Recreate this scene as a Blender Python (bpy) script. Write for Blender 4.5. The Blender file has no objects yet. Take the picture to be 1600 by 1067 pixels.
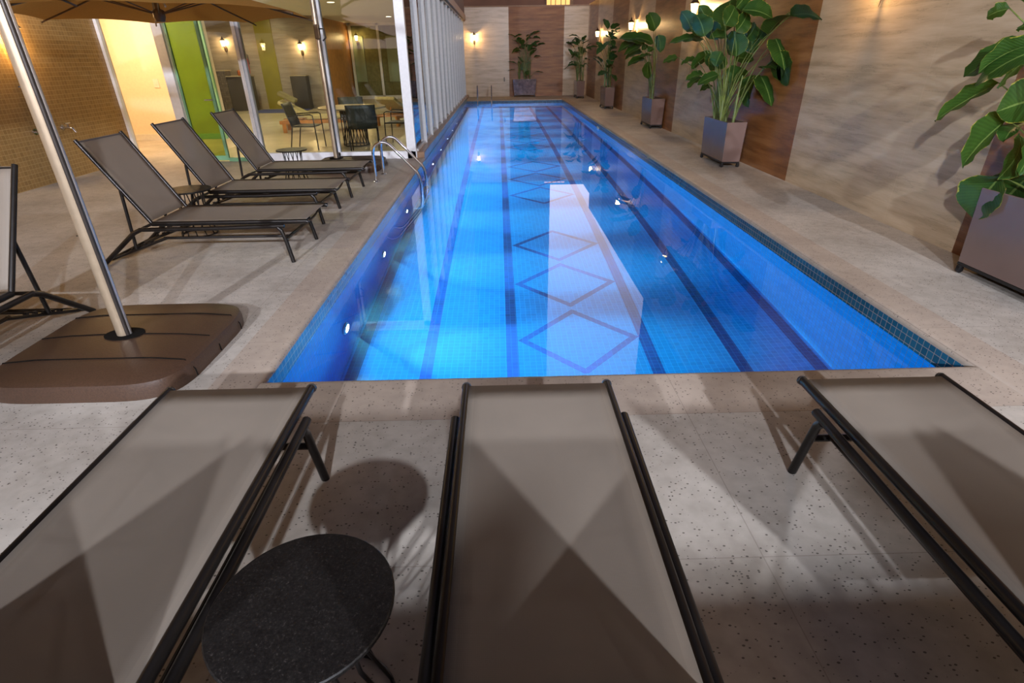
import bpy, bmesh, math, random
from mathutils import Vector, Matrix
from math import pi, sin, cos, radians as R

S = bpy.context.scene
COL = S.collection

# ------------------------------------------------------------------ camera
cd = bpy.data.cameras.new('camera')
cd.sensor_width = 36.0
cd.lens = 36.0 * 854.0 / 1600.0
cd.clip_start = 0.05; cd.clip_end = 300
cam = bpy.data.objects.new('camera', cd); COL.objects.link(cam)
cm = Matrix(((0.99965482, 0.0220336, -0.01430972),
             (-0.02285608, 0.46075783, -0.88723155),
             (-0.01295559, 0.88725235, 0.46110239)))
cam.matrix_world = Matrix.Translation((0, 0, 1.6)) @ cm.to_4x4()
S.camera = cam

# ------------------------------------------------------------------ view, world
S.view_settings.view_transform = 'Standard'
S.view_settings.look = 'None'
S.view_settings.gamma = 1.0
S.view_settings.use_curve_mapping = False
S.view_settings.exposure = 0.0
S.cycles.use_denoising = True
S.cycles.caustics_reflective = False
S.cycles.caustics_refractive = False
S.cycles.sample_clamp_indirect = 4.0
S.cycles.max_bounces = 10
S.cycles.transparent_max_bounces = 24

W = bpy.data.worlds.new('dusk'); S.world = W
W.use_nodes = True
wn, wl = W.node_tree.nodes, W.node_tree.links
for n_ in list(wn): wn.remove(n_)
wo = wn.new('ShaderNodeOutputWorld'); wb = wn.new('ShaderNodeBackground')
wt = wn.new('ShaderNodeTexCoord'); wx = wn.new('ShaderNodeSeparateXYZ')
wr = wn.new('ShaderNodeValToRGB')
wl.new(wt.outputs['Generated'], wx.inputs[0]); wl.new(wx.outputs['Z'], wr.inputs['Fac'])
wr.color_ramp.elements[0].position = 0.0; wr.color_ramp.elements[0].color = (1.0, 0.70, 0.64, 1)
wr.color_ramp.elements[1].position = 0.64; wr.color_ramp.elements[1].color = (0.02, 0.024, 0.04, 1)
e_ = wr.color_ramp.elements.new(0.22); e_.color = (1.0, 0.78, 0.76, 1)
e_ = wr.color_ramp.elements.new(0.52); e_.color = (0.62, 0.62, 0.75, 1)
wl.new(wr.outputs['Color'], wb.inputs['Color']); wb.inputs['Strength'].default_value = 2.1
wl.new(wb.outputs[0], wo.inputs[0])

# ------------------------------------------------------------------ large lights
def add_light(kind, name, loc, energy, color, target=None, **kw):
    d = bpy.data.lights.new(name, kind); d.energy = energy; d.color = color
    for k, v in kw.items(): setattr(d, k, v)
    o = bpy.data.objects.new(name, d); COL.objects.link(o); o.location = loc
    if target is not None:
        o.rotation_euler = (Vector(target) - Vector(loc)).to_track_quat('-Z', 'Y').to_euler()
    return o
for fx, fe, tx in ((-3.7, 3500, 1.0), (0.15, 2600, 0.3), (3.2, 3900, -0.6)):
    add_light('SPOT', 'flood_light', (fx, -6.3, 4.35), fe, (0.82, 0.88, 1.0), (tx, 6, 0.0),
              spot_size=R(100), spot_blend=0.5, shadow_soft_size=0.10)
ROOM_LIGHTS = [((-4.2, 12.4, 2.95), 60), ((-7.5, 16.5, 2.95), 70), ((-4.5, 17.5, 2.95), 50), ((-4.0, 23.5, 2.95), 40), ((-8.5, 20.5, 2.95), 50)]
for p_, e2 in ROOM_LIGHTS:
    add_light('AREA', 'downlight', p_, e2, (1.0, 0.80, 0.45), (p_[0], p_[1], 0), shape='DISK', size=0.25)
add_light('AREA', 'passage_light', (-7.6, 12.2, 2.9), 105, (1.0, 0.66, 0.34), (-7.6, 12.4, 0), shape='DISK', size=1.4)
POOL_Y = [4.27 + 1.79 * k for k in range(12)]
for y_ in POOL_Y:
    add_light('SPOT', 'pool_light', (-1.30, y_, -0.86), 2800, (0.42, 0.93, 1.0), (-0.30, y_, -1.40),
              spot_size=R(46), spot_blend=0.7, shadow_soft_size=0.05)
    add_light('SPOT', 'pool_light', (-1.30, y_, -0.86), 240, (0.20, 0.76, 1.0), (1.2, y_, -0.90),
              spot_size=R(165), spot_blend=0.3, shadow_soft_size=0.05)

# ------------------------------------------------------------------ materials
class NT:
    def __init__(s, name):
        s.m = bpy.data.materials.new(name); s.m.use_nodes = True
        s.t = s.m.node_tree; s.n = s.t.nodes; s.l = s.t.links
        s.b = s.n.get('Principled BSDF'); s.out = s.n.get('Material Output')
        s.pos = None
    def new(s, t, **kw):
        n = s.n.new(t)
        for k, v in kw.items(): setattr(n, k, v)
        return n
    def link(s, a, b): s.l.new(a, b)
    def val(s, x, sock):
        if isinstance(x, (int, float)): sock.default_value = x
        elif isinstance(x, tuple): sock.default_value = x
        else: s.l.new(x, sock)
    def math(s, op, a, b=0.0, clamp=False):
        n = s.n.new('ShaderNodeMath'); n.operation = op; n.use_clamp = clamp
        s.val(a, n.inputs[0]); s.val(b, n.inputs[1]); return n.outputs[0]
    def xyz(s, which='Object'):
        tc = s.n.new('ShaderNodeTexCoord'); sp = s.n.new('ShaderNodeSeparateXYZ')
        s.l.new(tc.outputs[which], sp.inputs[0]); s.tc = tc.outputs[which]
        return sp.outputs[0], sp.outputs[1], sp.outputs[2]
    def comb(s, a, b, c=0.0):
        n = s.n.new('ShaderNodeCombineXYZ'); s.val(a, n.inputs[0]); s.val(b, n.inputs[1]); s.val(c, n.inputs[2]); return n.outputs[0]
    def noise(s, vec, scale, detail=3.0, rough=0.5):
        n = s.n.new('ShaderNodeTexNoise'); n.inputs['Scale'].default_value = scale
        n.inputs['Detail'].default_value = detail; n.inputs['Roughness'].default_value = rough
        if vec is not None: s.l.new(vec, n.inputs['Vector'])
        return n.outputs['Fac']
    def scaled(s, vec, sc):
        n = s.n.new('ShaderNodeMapping'); n.inputs['Scale'].default_value = sc; s.l.new(vec, n.inputs[0]); return n.outputs[0]
    def mix(s, f, a, b, mode='MIX'):
        n = s.n.new('ShaderNodeMix'); n.data_type = 'RGBA'; n.blend_type = mode
        s.val(f, n.inputs[0])
        for x, so in ((a, n.inputs[6]), (b, n.inputs[7])):
            if isinstance(x, tuple): so.default_value = (x[0], x[1], x[2], 1)
            else: s.l.new(x, so)
        return n.outputs[2]
    def ramp(s, f, stops):
        n = s.n.new('ShaderNodeValToRGB'); e = n.color_ramp.elements
        while len(e) < len(stops): e.new(0.5)
        for k, (p, c) in enumerate(stops):
            e[k].position = p; e[k].color = (c[0], c[1], c[2], 1) if isinstance(c, tuple) else (c, c, c, 1)
        s.l.new(f, n.inputs[0]); return n.outputs[0]
    def bump(s, h, strength=0.3, dist=0.01):
        n = s.n.new('ShaderNodeBump'); n.inputs['Strength'].default_value = strength; n.inputs['Distance'].default_value = dist
        s.l.new(h, n.inputs['Height']); s.l.new(n.outputs[0], s.b.inputs['Normal'])
    def base(s, c, rough=0.5, metal=0.0, spec=0.5):
        s.val((c[0], c[1], c[2], 1) if isinstance(c, tuple) else c, s.b.inputs['Base Color'])
        s.val(rough, s.b.inputs['Roughness']); s.b.inputs['Metallic'].default_value = metal
        s.b.inputs['Specular IOR Level'].default_value = spec
        return s

def simple(name, c, rough=0.5, metal=0.0, var=0.06, scale=20.0, spec=0.5, bump=0.0):
    t = NT(name); t.xyz(); f = t.noise(t.tc, scale)
    d = tuple(max(0, x * (1 - var * 2)) for x in c); u = tuple(min(1, x * (1 + var * 2)) for x in c)
    t.base(t.ramp(f, [(0.3, d), (0.7, u)]), rough, metal, spec)
    if bump: t.bump(f, bump, 0.004)
    return t.m

def concrete(name, c1, c2, pits=True):
    t = NT(name); x, y, z = t.xyz()
    n1 = t.noise(t.tc, 1.3, 5.0, 0.6); n2 = t.noise(t.tc, 14.0, 4.0)
    col = t.ramp(t.math('ADD', t.math('MULTIPLY', n1, 0.7), t.math('MULTIPLY', n2, 0.3)), [(0.35, c1), (0.62, c2)])
    # slab joints, 0.89 m grid
    def joint(v, off, size, w):
        m = t.math('MODULO', t.math('ADD', v, 89.0 * size * 10 - off), size)
        a = t.math('LESS_THAN', m, w)
        return a
    jx = joint(x, 0.91, 0.9, 0.004); jy = joint(y, 1.36, 0.89, 0.004)
    j = t.math('MAXIMUM', jx, jy)
    col = t.mix(t.math('MULTIPLY', j, 0.45), col, (0.20, 0.16, 0.13))
    h = t.math('SUBTRACT', 1.0, j)
    if pits:
        v = t.new('ShaderNodeTexVoronoi'); v.inputs['Scale'].default_value = 62.0
        t.link(t.scaled(t.tc, (1.0, 1.5, 1.0)), v.inputs['Vector'])
        sp = t.new('ShaderNodeSeparateColor'); t.link(v.outputs['Color'], sp.inputs[0])
        rad = t.math('MULTIPLY', t.math('SUBTRACT', sp.outputs[0], 0.45), 0.62)
        pit = t.math('LESS_THAN', v.outputs['Distance'], rad)
        col = t.mix(t.math('MULTIPLY', pit, 0.78), col, (0.035, 0.028, 0.022))
        h = t.math('SUBTRACT', h, t.math('MULTIPLY', pit, 0.9))
    t.base(col, 0.55, 0.0, 0.4)
    t.bump(h, 0.6, 0.003)
    return t.m

def tiles(name, uax, vax, c1, c2, grout, size=0.0525, rough=0.18, floor=False, bumpy=0.35, offs=(0, 0)):
    t = NT(name); c = t.xyz(); u, v = c[uax], c[vax]
    u2 = t.math('DIVIDE', t.math('ADD', u, 100 + offs[0]), size); v2 = t.math('DIVIDE', t.math('ADD', v, 100 + offs[1]), size)
    fu = t.math('FRACT', u2); fv = t.math('FRACT', v2)
    g = 0.035
    def edge(f): return t.math('MAXIMUM', t.math('LESS_THAN', f, g), t.math('GREATER_THAN', f, 1 - g))
    gm = t.math('MAXIMUM', edge(fu), edge(fv))
    wn_ = t.new('ShaderNodeTexWhiteNoise', noise_dimensions='2D')
    t.link(t.comb(t.math('FLOOR', u2), t.math('FLOOR', v2)), wn_.inputs['Vector'])
    col = t.mix(wn_.outputs['Value'], c1, c2)
    if floor:
        def band(lo, hi): return t.math('MULTIPLY', t.math('GREATER_THAN', u, lo), t.math('LESS_THAN', u, hi))
        m = None
        for lo, hi in ((-1.34, -1.235), (-0.72, -0.615), (0.02, 0.125), (1.245, 1.35), (1.965, 2.07), (2.565, 2.67)):
            b = band(lo, hi); m = b if m is None else t.math('MAXIMUM', m, b)
        yy = t.math('MODULO', t.math('ADD', v, 4.75 * 4 - 3.96), 4.75)
        for k in (0.54, 1.71, 2.88):
            a = t.math('DIVIDE', t.math('ABSOLUTE', t.math('SUBTRACT', yy, k)), 0.56)
            b = t.math('DIVIDE', t.math('ABSOLUTE', t.math('SUBTRACT', u, 0.69)), 0.56)
            s_ = t.math('ADD', a, b)
            ring = t.math('MULTIPLY', t.math('GREATER_THAN', s_, 0.84), t.math('LESS_THAN', s_, 1.0))
            m = t.math('MAXIMUM', m, ring)
        dark = t.mix(wn_.outputs['Value'], (0.004, 0.03, 0.19), (0.008, 0.05, 0.28))
        col = t.mix(m, col, dark)
    col = t.mix(t.math('MULTIPLY', gm, t.math('SUBTRACT', 1.0, t.math('MULTIPLY', m, 0.75))) if floor else gm, col, grout)
    t.base(col, rough, 0.0, 0.5)
    t.bump(t.math('SUBTRACT', 1.0, gm), bumpy, 0.002)
    return t.m

def travertine(name, uax, c1, c2, c3, slab=(1.2, 0.6), rough=0.3):
    t = NT(name); c = t.xyz(); u, z = c[uax], c[2]
    vec = t.comb(t.math('MULTIPLY', u, 0.6), t.math('MULTIPLY', z, 5.0), 0.0)
    n1 = t.noise(vec, 1.6, 8.0, 0.62)
    vec2 = t.comb(t.math('MULTIPLY', u, 1.4), t.math('MULTIPLY', z, 14.0), 3.0)
    n2 = t.noise(vec2, 1.5, 5.0, 0.6)
    f = t.math('ADD', t.math('MULTIPLY', n1, 0.80), t.math('MULTIPLY', n2, 0.20))
    col = t.ramp(f, [(0.36, c1), (0.5, c2), (0.64, c3)])
    ju = t.math('LESS_THAN', t.math('MODULO', t.math('ADD', u, 100.0), slab[0]), 0.003)
    jz = t.math('LESS_THAN', t.math('MODULO', t.math('ADD', z, 10.0), slab[1]), 0.003)
    j = t.math('MAXIMUM', ju, jz)
    vein = t.math('LESS_THAN', t.math('ABSOLUTE', t.math('SUBTRACT', n1, 0.43)), 0.004)
    col = t.mix(t.math('MULTIPLY', vein, 0.35), col, tuple(x * 0.4 for x in c1))
    col = t.mix(t.math('MULTIPLY', j, 0.35), col, tuple(min(1, x * 1.3) for x in c3))
    t.base(col, rough, 0.0, 0.5)
    t.bump(n2, 0.05, 0.003)
    return t.m

def arch_glass(name, tint, ior=1.5, haze=0.0):
    t = NT(name)
    tr = t.new('ShaderNodeBsdfTransparent'); tr.inputs[0].default_value = (*tint, 1)
    gl = t.new('ShaderNodeBsdfGlossy'); gl.inputs['Roughness'].default_value = 0.0
    fr = t.new('ShaderNodeFresnel'); fr.inputs[0].default_value = ior
    mx = t.new('ShaderNodeMixShader')
    t.link(t.math('ADD', t.math('MULTIPLY', fr.outputs[0], 1.0), haze), mx.inputs[0]); t.link(tr.outputs[0], mx.inputs[1]); t.link(gl.outputs[0], mx.inputs[2])
    t.link(mx.outputs[0], t.out.inputs[0]); return t.m

def emit(name, c, st, transp=0.0):
    t = NT(name); e = t.new('ShaderNodeEmission'); e.inputs[0].default_value = (*c, 1); e.inputs[1].default_value = st
    if transp:
        tr = t.new('ShaderNodeBsdfTransparent'); mx = t.new('ShaderNodeMixShader'); mx.inputs[0].default_value = 1 - transp
        t.link(tr.outputs[0], mx.inputs[1]); t.link(e.outputs[0], mx.inputs[2]); t.link(mx.outputs[0], t.out.inputs[0])
    else: t.link(e.outputs[0], t.out.inputs[0])
    return t.m

def sling(name, c, transp=0.17):
    t = NT(name); x, y, z = t.xyz()
    w = t.math('MULTIPLY', t.math('ADD', t.math('SINE', t.math('MULTIPLY', x, 1400.0)), t.math('SINE', t.math('MULTIPLY', y, 1400.0))), 0.25)
    n1 = t.noise(t.tc, 3.0)
    hem = t.math('GREATER_THAN', t.math('ABSOLUTE', y), 0.262)
    col = t.ramp(n1, [(0.3, tuple(a * 0.93 for a in c)), (0.7, c)])
    col = t.mix(t.math('MULTIPLY', hem, 0.18), col, tuple(min(1, a * 1.35) for a in c))
    t.base(col, 0.6, 0.0, 0.35); t.bump(w, 0.25, 0.001)
    tl = t.new('ShaderNodeBsdfTranslucent'); t.link(col, tl.inputs[0])
    tr = t.new('ShaderNodeBsdfTransparent')
    m1 = t.new('ShaderNodeMixShader'); m1.inputs[0].default_value = 0.22
    t.link(t.b.outputs[0], m1.inputs[1]); t.link(tl.outputs[0], m1.inputs[2])
    m2 = t.new('ShaderNodeMixShader'); m2.inputs[0].default_value = transp
    t.link(m1.outputs[0], m2.inputs[1]); t.link(tr.outputs[0], m2.inputs[2]); t.link(m2.outputs[0], t.out.inputs[0])
    return t.m

def leaf_mat(name, g1, g2, edge):
    t = NT(name); tc = t.new('ShaderNodeTexCoord'); sp = t.new('ShaderNodeSeparateXYZ')
    t.link(tc.outputs['UV'], sp.inputs[0]); u = sp.outputs[0]; v = sp.outputs[1]
    au = t.math('ABSOLUTE', t.math('SUBTRACT', t.math('MULTIPLY', u, 2.0), 1.0))
    n1 = t.noise(tc.outputs['Object'], 6.0, 4.0); n2 = t.noise(tc.outputs['Object'], 38.0, 4.0)
    col = t.ramp(n1, [(0.3, g1), (0.7, g2)])
    vs = t.math('MULTIPLY', t.math('ADD', t.math('SINE', t.math('MULTIPLY', t.math('SUBTRACT', v, t.math('MULTIPLY', au, 0.25)), 95.0)), 1.0), 0.09)
    col = t.mix(vs, col, tuple(min(1, a * 2.2) for a in g2))
    em = t.math('GREATER_THAN', t.math('ADD', au, t.math('MULTIPLY', n2, 0.30)), 1.125)
    col = t.mix(em, col, edge)
    mid = t.math('LESS_THAN', au, 0.05)
    col = t.mix(t.math('MULTIPLY', mid, 0.6), col, (0.22, 0.32, 0.08))
    t.base(col, 0.38, 0.0, 0.5); t.bump(vs, 0.4, 0.01)
    tl = t.new('ShaderNodeBsdfTranslucent'); t.link(t.mix(0.5, col, (0.25, 0.35, 0.02)), tl.inputs[0])
    m1 = t.new('ShaderNodeMixShader'); m1.inputs[0].default_value = 0.28
    t.link(t.b.outputs[0], m1.inputs[1]); t.link(tl.outputs[0], m1.inputs[2]); t.link(m1.outputs[0], t.out.inputs[0])
    return t.m

def fabric(name, c, trans=0.4):
    t = NT(name); t.xyz(); f = t.noise(t.tc, 60.0)
    col = t.ramp(f, [(0.3, tuple(a * 0.9 for a in c)), (0.7, c)]); t.base(col, 0.8, 0.0, 0.2)
    tl = t.new('ShaderNodeBsdfTranslucent'); t.link(col, tl.inputs[0])
    m1 = t.new('ShaderNodeMixShader'); m1.inputs[0].default_value = trans
    t.link(t.b.outputs[0], m1.inputs[1]); t.link(tl.outputs[0], m1.inputs[2]); t.link(m1.outputs[0], t.out.inputs[0])
    return t.m

def water_mat():
    t = NT('pool_water'); t.xyz()
    t.base((0.90, 0.97, 1.0), 0.0, 0.0, 0.5)
    t.b.inputs['Transmission Weight'].default_value = 1.0; t.b.inputs['IOR'].default_value = 1.333
    n1 = t.noise(t.scaled(t.tc, (1.0, 0.5, 1.0)), 0.9, 2.0)
    t.bump(n1, 0.05, 0.03)
    vs = t.new('ShaderNodeVolumeScatter'); vs.inputs['Color'].default_value = (0.45, 0.85, 1.0, 1); vs.inputs['Density'].default_value = 0.03; vs.inputs['Anisotropy'].default_value = 0.2
    t.link(vs.outputs[0], t.out.inputs['Volume'])
    return t.m

def granite(name, c):
    t = NT(name); t.xyz()
    v = t.noise(t.tc, 160.0, 2.0, 0.8); n2 = t.noise(t.tc, 30.0, 3.0)
    col = t.ramp(v, [(0.35, tuple(a * 0.4 for a in c)), (0.62, c), (0.75, tuple(min(1, a * 3.5) for a in c))])
    t.base(col, t.ramp(n2, [(0.3, 0.4), (0.7, 0.55)]), 0.0, 0.25); return t.m

def wicker_mosaic(name, uax):
    return tiles(name, uax, 2, (0.16, 0.13, 0.09), (0.09, 0.07, 0.05), (0.03, 0.025, 0.02), size=0.07, rough=0.25)

M = {}
M['deck'] = concrete('deck_cement', (0.33, 0.285, 0.24), (0.52, 0.46, 0.40))
M['coping'] = concrete('coping_cement', (0.34, 0.27, 0.22), (0.46, 0.37, 0.30))
M['room_floor'] = simple('room_floor_tile', (0.50, 0.45, 0.34), 0.25, var=0.04, scale=2)
PC1, PC2, PG = (0.003, 0.225, 0.64), (0.004, 0.28, 0.76), (0.04, 0.46, 0.92)
M['pool_floor'] = tiles('pool_floor_tile', 0, 1, PC1, PC2, PG, floor=True)
M['pool_side'] = tiles('pool_side_tile', 1, 2, PC1, PC2, (0.10, 0.16, 0.22), offs=(0, 0.0458))
M['pool_end'] = tiles('pool_end_tile', 0, 2, PC1, PC2, (0.10, 0.16, 0.22), offs=(0, 0.0458))
M['band_side'] = tiles('waterline_tile_side', 1, 2, (0.012, 0.075, 0.13), (0.02, 0.12, 0.20), (0.38, 0.30, 0.25), offs=(0, 0.0458))
M['band_end'] = tiles('waterline_tile_end', 0, 2, (0.012, 0.085, 0.20), (0.03, 0.16, 0.32), (0.38, 0.32, 0.28), offs=(0, 0.0458))
M['water'] = water_mat()
M['mosaic'] = tiles('amber_mosaic', 1, 2, (0.34, 0.20, 0.07), (0.27, 0.155, 0.05), (0.50, 0.34, 0.15), size=0.062, rough=0.3)
M['cream'] = simple('cream_plaster', (0.80, 0.68, 0.52), 0.7, var=0.02)
M['white_board'] = simple('white_skirting', (0.72, 0.68, 0.62), 0.5, var=0.02)
LT = ((0.43, 0.31, 0.19), (0.56, 0.42, 0.275), (0.65, 0.51, 0.355))
BR = ((0.17, 0.062, 0.018), (0.28, 0.11, 0.034), (0.38, 0.17, 0.06))
M['trav_y'] = travertine('light_travertine_side', 1, *LT)
M['trav_x'] = travertine('light_travertine_end', 0, *LT)
M['brown_y'] = travertine('brown_travertine_side', 1, *BR, rough=0.35)
M['brown_x'] = travertine('brown_travertine_end', 0, *BR, rough=0.5)
M['green_stone'] = travertine('pale_green_stone', 0, (0.42, 0.40, 0.14), (0.50, 0.48, 0.18), (0.56, 0.54, 0.24))
M['mauve_stone'] = travertine('mauve_stone', 0, (0.28, 0.23, 0.19), (0.36, 0.30, 0.24), (0.42, 0.36, 0.30))
M['green_panel'] = simple('green_frosted_panel', (0.28, 0.36, 0.10), 0.3, var=0.04, scale=2)
M['olive'] = simple('olive_panel', (0.26, 0.23, 0.02), 0.25, var=0.05, scale=2)
M['olive_dark'] = simple('olive_curtain', (0.18, 0.17, 0.06), 0.8, var=0.1, scale=8)
M['sage'] = simple('sage_lattice_panel', (0.30, 0.36, 0.22), 0.6, var=0.12, scale=40)
M['orange_wood'] = simple('orange_wood', (0.45, 0.20, 0.05), 0.4, var=0.12, scale=6)
M['counter_mosaic'] = wicker_mosaic('counter_mosaic', 0)
M['dark_board'] = simple('dark_grey_board', (0.055, 0.05, 0.045), 0.4)
M['white_metal'] = simple('white_aluminium', (0.80, 0.80, 0.83), 0.35, var=0.02)
M['green_metal'] = simple('green_tinted_aluminium', (0.20, 0.42, 0.24), 0.35, var=0.03)
M['glass'] = arch_glass('clear_glass', (0.90, 0.93, 0.90))
M['glass_side'] = arch_glass('side_glass', (0.70, 0.80, 0.86), haze=0.12)
M['glass_green'] = arch_glass('green_glass', (0.62, 0.72, 0.38))
M['ceiling'] = simple('white_ceiling', (0.72, 0.70, 0.66), 0.8, var=0.02)
M['kerb'] = simple('brown_kerb', (0.24, 0.13, 0.07), 0.35, var=0.15, scale=8)
M['soffit'] = simple('brown_soffit', (0.32, 0.20, 0.12), 0.6)
M['dark_wall'] = simple('dark_render', (0.10, 0.055, 0.035), 0.8, var=0.1, scale=1)
M['building'] = simple('building_render', (0.05, 0.04, 0.05), 0.9, var=0.1, scale=1)
M['rail'] = simple('dark_bronze_metal', (0.022, 0.018, 0.016), 0.32, 0.6, spec=0.6)
M['sling'] = sling('taupe_sling', (0.31, 0.255, 0.205))
M['granite'] = granite('black_granite', (0.011, 0.009, 0.008))
M['rod'] = simple('black_rod', (0.020, 0.017, 0.016), 0.35, 0.4)
M['base_plastic'] = simple('brown_plastic', (0.056, 0.028, 0.016), 0.42, var=0.12, scale=120, bump=0.2)
M['hole'] = simple('dark_socket', (0.006, 0.005, 0.004), 0.9, spec=0.1)
M['pole'] = simple('champagne_aluminium', (0.44, 0.335, 0.23), 0.35, 0.55, var=0.03)
M['pole_dark'] = simple('pole_channel', (0.05, 0.04, 0.035), 0.35, 0.5)
M['silver'] = simple('silver_aluminium', (0.55, 0.53, 0.52), 0.28, 0.8, var=0.02)
M['canopy'] = fabric('tan_canopy_cloth', (0.66, 0.35, 0.09), 0.6)
M['rib'] = simple('umbrella_rib', (0.13, 0.075, 0.04), 0.4, 0.3)
M['chrome'] = simple('polished_steel', (0.72, 0.72, 0.74), 0.08, 1.0, var=0.01)
M['pot'] = simple('mauve_pot_paint', (0.175, 0.115, 0.10), 0.22, var=0.03, scale=3)
M['pot_silver'] = simple('glossy_dark_pot', (0.20, 0.15, 0.15), 0.10, 0.5, var=0.25, scale=9, bump=0.6)
M['black'] = simple('black_metal', (0.015, 0.013, 0.013), 0.4, 0.3)
M['soil'] = simple('soil', (0.05, 0.03, 0.018), 0.95, var=0.3, scale=60, bump=0.6)
M['stem'] = simple('green_stem', (0.11, 0.14, 0.03), 0.45, var=0.2, scale=14)
M['leaf'] = leaf_mat('green_leaf', (0.012, 0.045, 0.008), (0.034, 0.088, 0.013), (0.36, 0.33, 0.05))
M['leaf_dark'] = leaf_mat('dark_leaf', (0.012, 0.050, 0.015), (0.030, 0.10, 0.028), (0.16, 0.20, 0.03))
M['lamp_iron'] = simple('bronze_iron', (0.10, 0.06, 0.03), 0.4, 0.6)
M['lamp_glass'] = emit('lit_lantern_glass', (1.0, 0.72, 0.32), 30.0, 0.45)
M['bulb'] = emit('bulb', (1.0, 0.80, 0.45), 60.0, 0.3)
M['pool_lens'] = emit('pool_lamp_lens', (0.85, 0.97, 1.0), 45.0)
M['down_lens'] = emit('downlight_lens', (1.0, 0.88, 0.62), 12.0)
M['lit_window'] = emit('lit_window', (1.0, 0.50, 0.16), 1.7)
M['red'] = simple('red_paint', (0.55, 0.03, 0.02), 0.3)
M['cushion'] = simple('olive_cream_cushion', (0.50, 0.44, 0.22), 0.8)
M['towel'] = simple('olive_towel', (0.24, 0.22, 0.11), 0.9, bump=0.3)
M['beige_top'] = simple('beige_tabletop', (0.42, 0.34, 0.22), 0.25)
M['chair_mesh'] = simple('charcoal_mesh', (0.030, 0.034, 0.030), 0.5)
M['mat_blue'] = simple('blue_mat', (0.03, 0.05, 0.20), 0.8)
M['white_plastic'] = simple('white_plastic', (0.75, 0.72, 0.66), 0.4, var=0.01)
M['copper'] = simple('copper', (0.60, 0.18, 0.06), 0.25, 0.8)
M['dry_leaf'] = simple('dry_leaf', (0.02, 0.012, 0.008), 0.8)

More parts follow.
